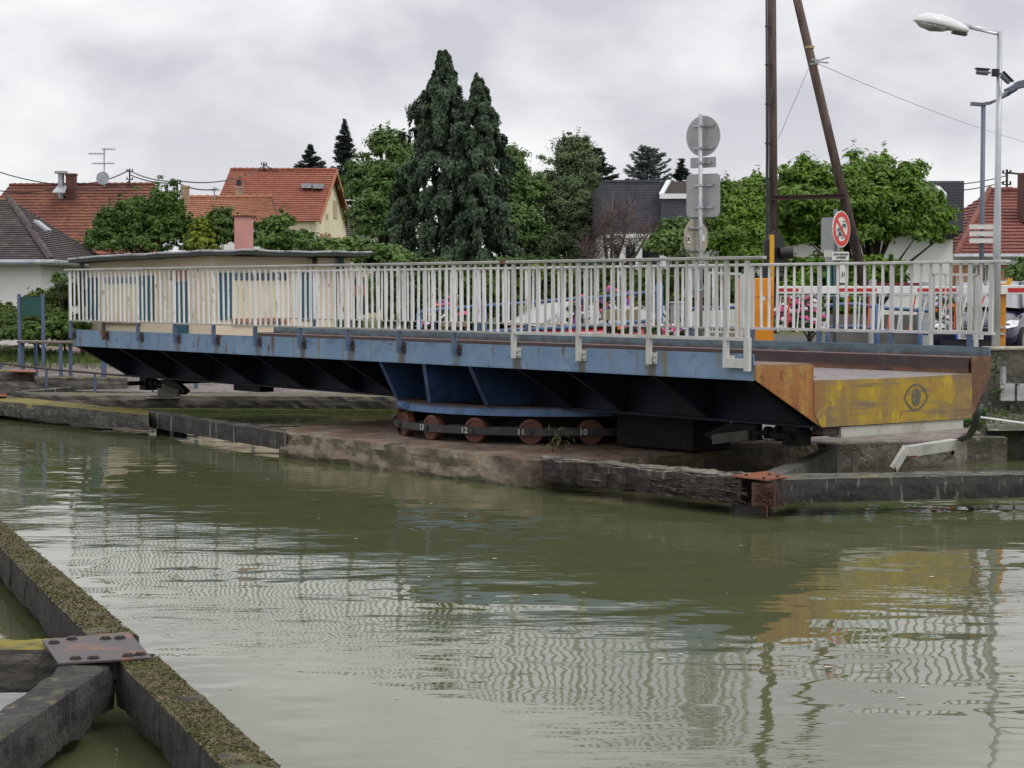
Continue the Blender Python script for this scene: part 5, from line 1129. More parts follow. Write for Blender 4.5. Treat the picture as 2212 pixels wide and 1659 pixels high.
# hedge and greenery mass behind the bridge, each its own shrub
tree('hedge', 'dark hedge seen through the middle of the bridge railing', 'hedge', [(850, 640, 90, 60, 52), (1010, 640, 90, 60, 52), (920, 600, 90, 40, 53), (1100, 610, 70, 50, 53), (1200, 620, 70, 50, 53), (790, 650, 50, 50, 52)], 760, 60, .2, .038, lf_hedge, (1000, 52), .06, .9, twigs=10, bias=.4)
tree('hedge', 'dark hedge behind the flower troughs and the grey sign post', 'hedge', [(1290, 620, 60, 50, 51), (1400, 630, 70, 50, 50), (1500, 640, 60, 60, 49), (1580, 630, 60, 60, 48), (1480, 580, 30, 26, 50)], 620, 60, .19, .036, lf_hedge, (1450, 50), .06, 1.0, twigs=10, bias=.4)
tree('shrub', 'bright yellow green shrub showing through the railing above the car', 'shrub', [(1150, 600, 22, 34, 47), (1170, 560, 0.5, .5, 47), (1212, 600, 10, 26, 47)], 60, 60, .12, .032, lf_yel, (1155, 47), .03, .9, twigs=6)
tree('pruned_tree', 'pruned tree with bare limbs and reddish twigs in front of the slate building', 'tree', [(1335, 470, 34, 34, 54), (1395, 500, 34, 26, 54), (1300, 500, 30, 34, 54), (1280, 535, 30, 26, 54), (1350, 520, 40, 20, 54)], 300, 10, .26, .016, lf_red, (1318, 54), .03, 1.0, twigs=0, bias=.3)
p0 = at(1318, 600, 53.6); m = MB()
for tx, ty, r0 in ((1325, 448, .10), (1362, 440, .05), (1300, 458, .04), (1408, 492, .05), (1258, 538, .03)):
    q = at(tx, ty, 53.4); mid = p0.lerp(q, .5)+Vector(((q.x-p0.x)*.12, 0, -.05)); m.tube([p0, mid, q], [.06, .04, r0*.4], 7)
_tw = MB()
for k in range(340):
    q = at(*random.choice([(1325, 448), (1365, 437), (1300, 455), (1405, 490), (1262, 535)]), 53.4); a = p0.lerp(q, random.uniform(.35, 1.0)); a.y += random.uniform(-.3, .3)
    d = Vector((random.gauss(0, .6), random.gauss(0, .4), random.uniform(-.1, 1))).normalized()*random.uniform(.2, .75); _tw.tube([a, a+d*.5+Vector((0, 0, .03)), a+d], [.012, .008, .004], 4)
tag(_tw.build('twigs', mk('purple brown twigs', (.11, .075, .07)), [x for x in COL.objects if x.name == 'pruned_tree'][0]), kind='stuff')
o = m.build('limbs', mk('pale cut bark', (.13, .10, .08), [((.08, .06, .05), 6, .4, .6)], rough=.95), [x for x in COL.objects if x.name == 'pruned_tree'][0], smooth=True)
tree('bush', 'small dark bush at the foot of the slate building beside the octagonal sign', 'bush', [(1440, 530, 34, 44, 52), (1470, 500, 26, 30, 52)], 110, 50, .18, .042, lf_walnut, (1450, 52), .05, 1.0, twigs=14)
tree('shrub', 'leafy shrub in front of the salmon wall at the right edge', 'shrub', [(2200, 592, 34, 22, 50), (2240, 580, 34, 30, 50)], 60, 44, .14, .045, lf_walnut, (2220, 50), .04, 1.0, twigs=14)
tree('shrub', 'dark green shrub behind the barrier under the magnolia', 'shrub', [(1690, 660, 60, 50, 40), (1830, 660, 40, 40, 41), (1740, 600, 80, 40, 42), (1860, 600, 90, 40, 42)], 520, 50, .16, .040, lf_magn, (1750, 41), .05, 1.0, twigs=16, bias=.4, aspect=1.8)
# distant tree line so the horizon is closed
n = 26000; X = rng.uniform(-150, 170, n); Yv = 150+rng.uniform(-8, 8, n); hh = 3.6+1.6*np.array([mnoise.noise(Vector((x*.06, 0, 0))) for x in X]); Z = .5+(hh)*rng.random(n)**.7
P = np.stack([X, Yv, Z], 1); fw = leafobj('far_trees', P, rng.normal(size=P.shape)+np.array([0, -.6, .4]), .35+.3*rng.random(n), lf_dark, 1.2); tag(fw, 'far low line of trees closing the horizon', 'trees', kind='stuff')
# ================================================================ POLES, LAMPS, SIGNS
t = thing('wooden_pole', 'tall A-shaped wooden pole with a leaning leg and a steel cross bar', 'pole', at(1670, 700, 38))
def leg(px0, y0, px1, y1, D, r0, r1): 
    a, b = at(px1, y1, D), at(px0, y0, D); d = (b-a); b = a+d*1.5; m = MB(); m.tube([a, a.lerp(b, .5), b], [r0, (r0+r1)/2, r1], 14); return m.build('leg', polewood, t, smooth=True)
leg(1668, 0, 1672, 720, 38, .092, .072); leg(1722, 0, 1885, 690, 38, .10, .076)
m = MB(); a, b = at(1664, 428, 37.85), at(1826, 424, 37.85); m.bar(a, b, .03, .075); m.bar(a+Vector((0, -.03, .04)), b+Vector((0, -.03, .04)), .09, .012); m.bar(a+Vector((0, -.03, -.04)), b+Vector((0, -.03, -.04)), .09, .012); m.build('cross_bar', mk('dark red steel bar', (.06, .022, .02), rough=.6), t)
m = MB(); a, b = at(1744, 104, 38), at(1754, 103, 38); m.tube([at(1748, 103, 38)+Vector((0, 0, -.02)), at(1748, 102, 38)+Vector((0, 0, .02))], .105, 12); m.build('band', mk('straw band', (.4, .3, .16)), t)
m = MB(); c = at(1757, 135, 38)
for dz in (-.05, .03): m.tube([c+Vector((0, 0, dz)), c+Vector((0, 0, dz+.03))], .105, 12)
m.bar(c+Vector((-.0, -.11, 0)), c+Vector((.30, -.12, .09)), .02, .03); m.bar(c+Vector((.02, -.11, 0)), c+Vector((.28, -.12, -.02)), .02, .03); m.build('wire_clamp', zinc, t)
m = MB(); x = at(1657, 300, 37.8)
m.tube([at(1655, -60, 37.8), at(1656, 360, 37.8), at(1656.5, 505, 37.8)], .016, 6); m.tube([at(1658.5, -60, 37.8), at(1659, 360, 37.8), at(1659, 505, 37.8)], .012, 6)
for y in (57, 225, 385, 500, 140, 310): c = at(1657, y, 37.85); m.tube([c+Vector((-.03, 0, 0)), c+Vector((.05, .08, 0))], .02, 6)
m.tube([at(1657, 350, 37.8), at(1657, 520, 37.8)], .028, 6); m.build('cable', wirem, t)
def wire(pts, D, label, r, sag=0, grp='overhead wires'):
    P3 = [at(x, y, d) for (x, y), d in zip(pts, D)]; q = []
    for i in range(len(P3)-1):
        for k in range(12): u = k/12; p = P3[i].lerp(P3[i+1], u); p.z -= sag*4*u*(1-u); q.append(p)
    q.append(P3[-1]); m = MB(); m.tube(q, r, 5); o = m.build('overhead_wire', wirem if r > .008 else zinc); tag(o, label, 'wire', grp); return o
wire([(1768, 138), (2260, 318)], [38, 70], 'thin wire running from the leaning pole down to the right edge', .007, .15)
wire([(1746, 150), (1681, 300)], [38, 38], 'short thin stay wire between the two legs of the wooden pole', .007)
wire([(-60, 355), (0, 372), (140, 400)], [100, 100, 99], 'wire entering at the left edge above the brown roof', .03, .1)
wire([(0, 412), (150, 396), (278, 368)], [99, 99, 99], 'wire crossing above the brown roof to its mast', .03, .25)
wire([(282, 370), (384, 392)], [99, 86], 'upper wire from the brown roof mast to the next mast', .03, .15)
wire([(282, 378), (384, 395), (470, 408)], [99, 86, 80], 'lower wire from the brown roof mast past the small house', .03, .15)
wire([(384, 390), (568, 360)], [86, 110], 'wire climbing from the small mast to the red roof mast', .03, .4)
wire([(572, 356), (600, 369)], [110, 110], 'short wire leaving the red roof mast to the right', .035, .05)
wire([(130, 405), (240, 402), (278, 392)], [98, 98, 99], 'low wire skimming the ridge of the brown roof', .03, .1)
wire([(2172, 380), (2010, 400)], [72, 66], 'upper wire between the slate building and the salmon house', .02, .1)
wire([(2172, 392), (2010, 415)], [72, 66], 'lower wire between the slate building and the salmon house', .02, .1)
wire([(2176, 372), (2240, 374)], [72, 72], 'thick wire leaving the salmon house mast to the right', .04, .05)
# white street lamp
DL = 27.0
t = thing('street_lamp', 'white street lamp with a big cobra head beside the bridge end', 'street lamp', at(2151, 745, DL))
a = at(2151, 745, DL); b = at(2151, 68, DL); m = MB(); m.tube([(a.x, DL, 1.0), (a.x, DL, 3.2), (a.x, DL, 3.6), (a.x, DL, b.z)], [.062, .055, .045, .036], 16); m.build('pole', toolgrey, t, smooth=True)
m = MB(); c1 = at(2151, 70, DL); c2 = at(2083, 55, DL-.35); m.tube([c1+Vector((0, 0, -.03)), c1, c2], [.036, .036, .034], 12); m.build('arm', toolgrey, t, smooth=True)
e0 = at(1973, 44, DL-.5); e1 = at(2088, 66, DL-.35); ax = (e0-e1).normalized(); up = Vector((0, 0, 1)); sdv = ax.cross(up).normalized(); upv = sdv.cross(ax)
def shell(stn, mat, name, nseg=16, full=False):
    m = MB(); L0 = (e0-e1).length; rings = []
    for (u, hw, hu, hd, zo) in stn:
        c = e1+ax*(L0*u)+upv*zo; ring = []
        for k in range(nseg):
            a_ = 2*math.pi*k/nseg; s_, c_ = math.sin(a_), math.cos(a_); ring.append(c+sdv*(hw*c_)+upv*((hu if s_ > 0 else hd)*s_))
        rings.append(ring)
    for ring in rings: m.v += [tuple(p) for p in ring]
    for i in range(len(rings)-1):
        for k in range(nseg): m.f.append((i*nseg+k, i*nseg+(k+1) % nseg, (i+1)*nseg+(k+1) % nseg, (i+1)*nseg+k)); m.m.append(0)
    m.f += [tuple(reversed(range(nseg))), tuple((len(rings)-1)*nseg+k for k in range(nseg))]; m.m += [0, 0]
    return m.build(name, mat, t, smooth=True)
shell([(-.02, .045, .05, .03, 0), (.05, .07, .07, .045, 0), (.25, .10, .12, .045, 0), (.5, .125, .155, .03, 0), (.75, .12, .145, .02, 0), (.92, .07, .09, .012, 0), (1.0, .02, .02, .005, 0)], lampw, 'lamp_shell')
shell([(.35, .06, .0, .03, -.022), (.45, .095, .0, .06, -.022), (.65, .11, .0, .085, -.018), (.85, .08, .0, .06, -.012), (.96, .02, .0, .01, -.005)], lampgl, 'lamp_bowl')
m = MB(); m.obox(e1+ax*.10-upv*.06, ax, sdv, upv, .10, .05, .015); m.build('latch', blk, t)
t0_ = t
for lab, p0_, p1_, yy in (('left of the two dark surveillance cameras, pointing left from the lamp post', (2140, 157), (2110, 155), DL-.15), ('right of the two dark surveillance cameras, drooping right from the lamp post', (2160, 158), (2180, 178), DL-.15)):
    t = thing('surveillance_camera', lab, 'camera', at(*p0_, yy), 0, 'cameras on the white lamp post')
    a, b = at(*p0_, yy), at(*p1_, yy); d = (b-a).normalized(); m = MB(); m.tube([a, a.lerp(b, .2)], .015, 8); m.tube([a.lerp(b, .2), b], [.045, .04], 10); m.build('housing', conbl, t)
    m = MB(); s2 = d.cross(Vector((0, 1, 0))).normalized(); s2 = s2 if s2.z > 0 else -s2; m.obox(a.lerp(b, .62)+s2*.045, d, Vector((0, 1, 0)), s2, .10, .05, .008); m.build('sun_shield', blk, t)
    m = MB(); m.tube([b, b+d*.01], .03, 10); m.build('lens', glass, t)
m = MB(); c = at(2151, 157, DL); m.tube([c+Vector((0, 0, -.05)), c+Vector((0, 0, .05))], .06, 12); m.build('bracket_collar', blk, t0_)
# grey curved street lamp behind
DG = 40.0
t = thing('street_lamp', 'grey street lamp with a curved wing-shaped head behind the white one', 'street lamp', at(2118, 740, DG))
a = at(2118, 745, DG); b = at(2118, 228, DG); m = MB(); m.tube([(a.x, DG, 1.0), (a.x, DG, b.z)], [.055, .048], 14); m.build('pole', conbl, t, smooth=True)
m = MB(); arc = [(2097, 224), (2118, 226), (2140, 222), (2160, 213), (2178, 204), (2195, 193)]
for i in range(len(arc)-1): m.bar(at(*arc[i], DG), at(arc[i+1][0]+1, arc[i+1][1], DG), .12, .07-.005*i, (0, 0, 1))
m.build('arm', conbl, t)
m = MB(); hd = [(2160, 213, .03), (2175, 197, .09), (2195, 185, .13), (2215, 180, .12), (2245, 184, .06)]
for i in range(len(hd)-1): m.bar(at(hd[i][0], hd[i][1], DG), at(hd[i+1][0]+1, hd[i+1][1], DG), .38, hd[i][2]+.02, (0, 0, 1))
m.build('lamp_head', conbl, t, bevel=.01)
m = MB()
for y in (488, 503, 518):
    a, b = at(2094, y-3, DG-.1), at(2152, y+9, DG-.1); m.box(a.x, b.x-.04, DG-.12, DG-.08, b.z+.02, a.z)
m.build('sign_plates', signwhite, t)
# grey sign post
def plate(kind, c, w, h, rot, mat, parent, name='sign_plate', th=.012, rim=None, nx=28, flip=1):
    """flat plate centred at c, facing local -Y rotated by rot about Z"""
    u = Vector((math.cos(rot), math.sin(rot), 0)); v = Vector((0, 0, 1)); n = u.cross(v); P = []
    if kind == 'round': P = [(w/2*math.cos(2*math.pi*i/36), h/2*math.sin(2*math.pi*i/36)) for i in range(36)]
    elif kind == 'oct': k = .41; P = [(w/2*x, h/2*y) for x, y in ((-1, -k), (-k, -1), (k, -1), (1, -k), (1, k), (k, 1), (-k, 1), (-1, k))]
    elif kind == 'tri': P = [(w/2*x, h/2*y) for x, y in ((-.92, -1), (.92, -1), (1, -.85), (.07, 1), (-.07, 1), (-1, -.85))]
    else:
        r = min(w, h)*.12
        for cx_, cy_, a0 in ((1, -1, -90), (1, 1, 0), (-1, 1, 90), (-1, -1, 180)):
            for k in range(5): a_ = R(a0+k*22.5); P.append((cx_*(w/2-r)+r*math.cos(a_), cy_*(h/2-r)+r*math.sin(a_)))
    m = MB(); m.prism([c+u*x+v*z for x, z in P], n*th*flip*-1); return m.build(name, mat, parent), (u, v, n)
DP = 30.0
t = thing('sign_post', 'zinc post carrying the grey backs of five traffic signs of different shapes', 'traffic signs', at(1514, 700, DP))
a = at(1514, 720, DP); b = at(1513, 246, DP); m = MB(); m.tube([(a.x, DP, .9), (b.x, DP, b.z)], .032, 12); m.build('post', signpost, t, smooth=True)
for kind, px, py, w_, h_, rot, mt in (('round', 1519, 293.5, .64, .64, R(-40), signback), ('rect', 1519, 351, .48, .165, R(-40), signback), ('rect', 1519, 422, .62, .68, R(-38), signback), ('oct', 1504, 514, .56, .60, R(44), signbeige), ('tri', 1500, 600, .42, .62, R(-36), signback)):
    c = at(px, py, DP+.05); pl, (u, v, nn) = plate(kind, c+Vector((.0, .03, 0)), w_, h_, rot, mt, t)
    for dz in ((-.19, .16) if h_ > .3 else (0,)):
        q = Vector((c.x, c.y+.03, c.z+dz)); m = MB(); m.bar(q-u*w_*.30-Vector((0, .03, 0)), q+u*w_*.30-Vector((0, .03, 0)), .02, .035); m.bar((b.x-.05, DP-.035, c.z+dz), (b.x+.05, DP-.035, c.z+dz), .015, .03)
        m.build('bracket', zinc, pl, world=False)
    if kind == 'oct':
        for sx_, sz_, sc2 in ((-.18, -.03, .07), (.17, .0, .06)):
            q = c+Vector((0, .03, 0))+u*sx_+v*sz_+Vector((0, -.022, 0)); m = MB(); m.prism([q-u*sc2*.6-v*sc2*.8, q+u*sc2*.6-v*sc2*.8, q+u*sc2*.6+v*sc2*.8, q-u*sc2*.6+v*sc2*.8], (0, -.002, 0)); st_ = m.build('sticker', signwhite, pl, world=False)
            if sx_ < 0: text_obj('x', .13, frameM(q+Vector((0, -.006, .02)), u, v), 'sticker_mark', signink, pl, world=False, bold=.004)
# second post: no motor vehicles sign
DN = 32.0
t = thing('sign_post', 'post with a red ringed no motor vehicles sign above a white SAUF VEHICULES AUTORISES plate', 'traffic signs', at(1800, 700, DN))
m = MB(); a = at(1803, 700, DN); b = at(1803, 452, DN); m.tube([(a.x, DN, .9), (a.x, DN, b.z)], .032, 12); m.build('post', conbl, t, smooth=True)
rot = R(-52)*-1 if False else R(52)
c = at(1816.5, 495, DN-.12); u = Vector((math.cos(rot), math.sin(rot), 0)); v = Vector((0, 0, 1)); n_ = u.cross(v)   # faces -Y side
if n_.y > 0: n_ = -n_
def disc(c, r0, r1, off, mat, name, parent, n=40, th=.002):
    m = MB(); 
    if r0 == 0: m.prism([c+n_*off+u*r1*math.cos(2*math.pi*i/n)+v*r1*math.sin(2*math.pi*i/n) for i in range(n)], n_*th)
    else:
        for i in range(n):
            a0, a1 = 2*math.pi*i/n, 2*math.pi*(i+1)/n
            m.prism([c+n_*off+(u*math.cos(a0)+v*math.sin(a0))*r0, c+n_*off+(u*math.cos(a0)+v*math.sin(a0))*r1, c+n_*off+(u*math.cos(a1)+v*math.sin(a1))*r1, c+n_*off+(u*math.cos(a1)+v*math.sin(a1))*r0], n_*th)
    return m.build(name, mat, parent, world=(parent is t))
sg = disc(c, 0, .305, 0, signwhite, 'round_sign', t, th=.012)
disc(c, .205, .288, .0125, signred, 'red_ring', sg)
m = MB(); d1 = (u*-.74+v*.67); d1.normalize(); m.bar(c+d1*.21+n_*.017, c-d1*.21+n_*.017, .004, .05, n_.cross(d1)); m.build('red_bar', signred, sg, world=False)
def ink(polys, origin, s, name, parent, mat, off=.016, ww=True):
    m = MB()
    for P in polys: m.prism([origin+u*x*s+v*y*s+n_*off for x, y in P], n_*.002)
    return m.build(name, mat, parent, world=ww)
carp = [[(-.5, .1), (.5, .1), (.5, -.25), (-.5, -.25)], [(-.45, .15), (-.35, .15), (-.28, .5), (-.38, .5)], [(.45, .15), (.35, .15), (.28, .5), (.38, .5)], [(-.38, .44), (.38, .44), (.38, .54), (-.38, .54)], [(-.45, -.25), (-.28, -.25), (-.28, -.5), (-.45, -.5)], [(.45, -.25), (.28, -.25), (.28, -.5), (.45, -.5)]]
ink(carp, c+u*.085+v*.075, .12, 'car_pictogram', sg, signblue, ww=False)
def ringp(cx, cy, r, k=8): return [[(cx+r*math.cos(2*math.pi*i/k), cy+r*math.sin(2*math.pi*i/k)), (cx+r*math.cos(2*math.pi*(i+1)/k), cy+r*math.sin(2*math.pi*(i+1)/k)), (cx+r*.7*math.cos(2*math.pi*(i+1)/k), cy+r*.7*math.sin(2*math.pi*(i+1)/k)), (cx+r*.7*math.cos(2*math.pi*i/k), cy+r*.7*math.sin(2*math.pi*i/k))] for i in range(k)]
moto = ringp(-.42, -.15, .22)+ringp(.42, -.15, .22)+[[(-.35, .05), (.25, -.1), (.2, .25), (-.25, .3)], [(-.42, -.1), (-.3, .35), (-.22, .3), (-.34, -.1)]]
ink(moto, c-u*.04-v*.10, .17, 'motorcycle_pictogram', sg, signblue, ww=False); ink(moto, c-u*.10-v*.015, .11, 'moped_pictogram', sg, signblue, ww=False)
cc_ = at(1816, 553, DN-.1); m = MB(); P = [(-.27, -.10), (.27, -.10), (.27, .10), (-.27, .10)]
rot2 = R(30); u2 = Vector((math.cos(rot2), math.sin(rot2), 0)); n2_ = Vector((math.sin(rot2), -math.cos(rot2), 0))
pl, _ = plate('rect', cc_, .36, .145, rot2, signwhite, t, 'white_plate'); 
text_obj('SAUF VEHICULES', .040, frameM(cc_+n2_*.014+v*.028, u2, v), 'lettering', signink, pl, world=False, bold=.0012); text_obj('AUTORISES', .040, frameM(cc_+n2_*.014-v*.026, u2, v), 'lettering', signink, pl, world=False, bold=.0012)
c = at(1790, 508, DN+.25); pl, (uu, vv, nn) = plate('rect', c, .42, .60, R(62)*-1, signback, t, 'sign_back')
c = at(1792, 548, DN+.2); plate('rect', c, .28, .12, R(-58), signwhite, t, 'small_plate'); c = at(1794, 562, DN+.2); plate('rect', c, .26, .14, R(-55), signback, t, 'small_plate')
for px, py, w_, h_, lab in ((1795, 590, .18, .36, 0), (1820, 588, .24, .40, 1), (1797, 628, .16, .26, 0), (1821, 629, .24, .22, 1)):
    c = at(px, py, DN); gb, _ = plate('rect', c, w_, h_, R(25), signgreen, t, 'green_panel')
    if lab:
        c2 = c+Vector((.02, -.03, 0)); pw, _ = plate('rect', c2, w_*.72, h_*.9, R(25), signwhite, t, 'paper_notice', th=.004)
        if py < 600: text_obj('10', .13, frameM(c2+Vector((.0, -.012, -.04)), (math.cos(R(25)), math.sin(R(25)), 0), v), 'lettering', signink, pw, world=False, bold=-.001)
# shops and restaurants sign
DC = 36.0
t = thing('direction_sign', 'maroon Commerces et Restaurants direction sign between two grey posts', 'sign', at(1925, 700, DC))
for px in (1885, 2021-22): p = at(px, 604 if px < 1900 else 608, DC); m = MB(); m.box(p.x-.065, p.x+.065, DC-.07, DC+.07, .9, p.z); m.build('post', signpost, t, bevel=.01)
a, b = at(1893, 611, DC), at(1990, 629, DC); m = MB(); m.box(a.x, b.x, DC-.05, DC-.02, b.z, a.z); pl = m.build('panel', signmar, t)
text_obj('Commerces et Restaurants', .098, frameM(Vector(((a.x+b.x)/2-.06, DC-.054, (a.z+b.z)/2+.005)), (1, 0, 0), (0, 0, 1)), 'lettering', signwhite, pl, world=False, bold=.0015)
m = MB(); x = b.x-.10; z = (a.z+b.z)/2; m.box(x-.07, x+.02, DC-.056, DC-.051, z-.008, z+.008); m.add([(x+.0, DC-.056, z+.035), (x+.0, DC-.056, z-.035), (x+.06, DC-.056, z)], [(0, 1, 2)]); m.build('arrow', signwhite, pl, world=False)
# ================================================================ BARRIER
DBb = 29.0
t = thing('barrier_cabinet', 'orange barrier cabinet standing behind the bridge railing', 'barrier', at(1640, 730, DBb))
a, b = at(1594, 601, DBb), at(1671, 760, DBb); m = MB(); m.box(a.x, b.x, DBb, DBb+.4, .95, a.z); cb = m.build('cabinet', barro, t, bevel=.012)
m = MB(); z = at(1630, 641, DBb).z; m.box(a.x-.003, b.x+.003, DBb-.004, DBb+.404, z-.004, z+.004); m.build('lid_joint', mk('dark orange joint', (.35, .12, .01)), cb, world=False)
q = at(1648, 645, DBb-.01); m = MB(); m.box(q.x-.035, q.x+.035, DBb-.006, DBb-.002, q.z-.03, q.z+.03); m.build('sticker', signwhite, cb, world=False)
q = at(1610, 730, DBb-.01); m = MB(); m.tube([(q.x, DBb-.01, q.z), (q.x, DBb-.0, q.z)], .06, 14); m.build('socket', blk, cb, world=False)
t = thing('boom_barrier', 'white barrier arm with red stripes and a skirt of hanging rods behind the railing', 'barrier arm', at(1680, 626, DBb))
a, b = at(1679, 619, DBb-.15), at(2148, 634, DBb-.15); AY = DBb-.15
z1, z0 = at(1700, 618, AY).z, at(1700, 634.5, AY).z; m = MB(); m.box(a.x, b.x+.05, AY-.03, AY+.03, z0, z1); ar = m.build('beam', armw, t, bevel=.006)
def arx(src): return at(src/1.8517, 626, AY).x
zz0, zz1 = at(1700, 630, AY).z, at(1700, 622.8, AY).z
for s0, s1 in ((3113, 3193), (3350, 3505), (3668, 3826)):
    m = MB(); m.box(arx(s0), arx(s1), AY-.0335, AY-.0305, zz0, zz1); m.build('red_stripe', redref, ar, world=False)
zr_ = at(1700, 639, AY).z; m = MB(); m.bar((a.x+.05, AY, zr_), (b.x, AY, zr_), .02, .015); m.build('rod_rail', zinc, t)
zb_ = at(1700, 717, AY).z
rods = [(3123, 3111, 1), (3158, 3148, 0), (3200, 3187, 1), (3272, 3264, 1), (3318, 3308, 0), (3354, 3345, 1), (3393, 3388, 0), (3440, 3432, 1), (3478, 3470, 0), (3520, 3511, 1), (3533, 3512, 1), (3569, 3549, 0), (3609, 3590, 1), (3663, 3634, 0), (3708, 3675, 1), (3790, 3750, 1), (3826, 3815, 0), (3866, 3838, 1), (3938, 3895, 0), (3955, 3925, 1)]
for x0, x1, wht in rods:
    m = MB(); m.tube([(arx(x0), AY, zr_), (arx(x1), AY-.02, zb_)], .011, 6); m.build('rod', armw if wht else rodo, t)
t = thing('boom_barrier', 'end of a second red and white barrier arm entering from the right edge', 'barrier arm', at(2163, 626, 27.6))
Y2 = 27.6; a = at(2162, 616, Y2); b = at(2162, 636, Y2); m = MB(); m.box(a.x, a.x+3.2, Y2-.03, Y2+.03, b.z, a.z); ar = m.build('beam', armw, t, bevel=.006)
a = at(2176, 622, Y2); b = at(2176, 631.5, Y2); m = MB(); m.box(a.x, a.x+1.1, Y2-.0335, Y2-.0305, b.z, a.z); m.build('red_stripe', redref, ar, world=False)
t = thing('barrier_post', 'narrow orange post holding the second barrier arm right of the lamp post', 'post', at(2166, 745, Y2))
a = at(2158, 612, Y2+.1); b = at(2170, 745, Y2+.1); m = MB(); m.box(a.x, b.x, Y2+.04, Y2+.12, 1.0, at(2165, 612, Y2).z); m.build('post_body', postor, t, bevel=.005)
m = MB(); p = at(2182, 606, Y2+.15); m.bar(at(2176, 616, Y2+.2), at(2183, 602, Y2+.2), .04, .06); m.build('yellow_lug', barry, t)
m = MB(); p = at(2163, 707, Y2); m.box(p.x-.14, p.x+.05, Y2-.0, Y2+.03, p.z-.015, p.z+.015); m.box(p.x-.14, p.x+.05, Y2-.0, Y2+.03, p.z-.11, p.z-.08); m.build('strap', zinc, t)
# signal mast with a road signal seen from the side
DM = 30.2
t = thing('signal_mast', 'yellow signal mast with round black signal backing beside the wooden pole', 'traffic signal', at(1667, 700, DM))
a = at(1663, 507, DM); b = at(1672, 600, DM); m = MB(); m.box(a.x, b.x, DM, DM+.06, 1.0, a.z); m.build('mast', barry, t)
for px, py, s_ in ((1676, 548, 1), (1662, 600, .8)):
    c = at(px, py, DM+.2); m = MB(); m.tube([c+Vector((-.03, .0, 0)), c+Vector((.0, .04, 0))], .30*s_, 24)
    bb = MB(); uq = Vector((.86, .5, 0)); bb.prism([c+uq*(.20*s_*math.cos(2*math.pi*i/28))+Vector((0, 0, .36*s_*math.sin(2*math.pi*i/28))) for i in range(28)], (-.01, .025, 0)); sb = bb.build('backing_board', blk, t)
    m = MB(); m.box(c.x-.20*s_, c.x-.06*s_, c.y-.16, c.y+.02, c.z-.22*s_, c.z+.22*s_); m.build('signal_box', blk, sb, world=False, bevel=.01)
    m = MB(); m.tube([c+Vector((.06, .0, .02)), c+Vector((.26*s_, .02, .02))], [.085*s_, .10*s_], 14, cap=False); m.tube([c+Vector((.06, .0, .02)), c+Vector((.08, .0, .02))], .085*s_, 14); m.build('visor', blk, sb, world=False)
# ================================================================ BLUE PIPE RAILS
def curve(pts, k=6):
    q = []
    P = [Vector(p) for p in pts]; P = [P[0]]+P+[P[-1]]
    for i in range(1, len(P)-2):
        for j in range(k):
            u = j/k; p0, p1, p2, p3 = P[i-1:i+3]
            q.append(.5*((2*p1)+(p2-p0)*u+(2*p0-5*p1+4*p2-p3)*u*u+(3*p1-p0-3*p2+p3)*u*u*u))
    return q+[P[-1]]
def piperail(label, ups, los, posts, D):
    t = thing('pipe_railing', label, 'railing', at(posts[0][0], 720, D))
    for L_ in (ups, los): m = MB(); m.tube(curve([at(x, y, D) for x, y in L_]), .034, 8); m.build('rail', bluer, t, smooth=True)
    for px, py, w_ in posts:
        p = at(px, py, D+.02); m = MB(); m.tube([(p.x, D, .8), (p.x, D, p.z)], w_, 12); m.ball((p.x, D, p.z), w_, 12, 6); m.build('post', bluer, t, smooth=True)
piperail('curved blue pipe railing behind the barrier rods', [(1785, 660), (1820, 658), (1858, 658), (1905, 665), (1998, 671), (2020, 676)], [(1785, 708), (1858, 706), (1905, 713), (1998, 720), (2020, 722)], [(1787, 664, .03), (1894, 662, .05), (1987, 668, .05)], 34)
piperail('blue pipe railing running past the red car and the flower troughs', [(905, 676), (960, 668), (1045, 661), (1120, 656), (1214, 648), (1288, 643), (1362, 636), (1426, 629)], [(905, 722), (1054, 716), (1130, 712), (1216, 708), (1303, 702), (1362, 697), (1426, 690)], [(905, 678, .045), (1045, 652, .055), (1216, 640, .05), (1424, 618, .07)], 34)
piperail('short blue rail left of the orange cabinet', [(1480, 668), (1560, 665), (1600, 663)], [(1480, 712), (1600, 708)], [(1482, 668, .03)], 35)
# white bank railings
def bankrail(label, x0, x1, yt0, yt1, yb, D, n):
    t = thing('bank_railing', label, 'railing', at(x0, yb, D))
    a, b = at(x0, yt0, D), at(x1, yt1, D); m = MB(); m.bar(a, b, .06, .035); m.build('handrail', whitenew, t)
    lo0, lo1 = at(x0, yb, D), at(x1, yb+2, D); m = MB(); m.bar(lo0, lo1, .04, .03); m.build('bottom_rail', whitenew, t)
    for i in range(n):
        u_ = (i+.5)/n; p, q = a.lerp(b, u_), lo0.lerp(lo1, u_); m = MB(); m.bar(p, q, .018, .03, (0, 1, 0)); m.build('baluster', whitenew, t)
    for px, u_ in ((x0+2, 0), (x1-2, 1)):
        p = a.lerp(b, u_); m = MB(); m.box(p.x-.03, p.x+.03, D-.03, D+.03, .9, p.z); m.build('post', whitenew, t)
bankrail('short white railing in front of the orange cabinet', 1530, 1602, 589, 592, 716, 27.8, 4)
bankrail('short white railing in front of the dark car', 2012, 2110, 592, 594, 714, 27.6, 8)
m = MB(); a, b = at(1790, 680, 39), at(2020, 760, 39); m.box(a.x, b.x+.3, 39, 39.3, .8, a.z); tag(m.build('low_wall', mk('mid grey concrete', (.17, .165, .155), [((.13, .125, .12), 1.5, .4, .6)], rough=.9)), 'low grey concrete wall behind the blue railing', 'wall')
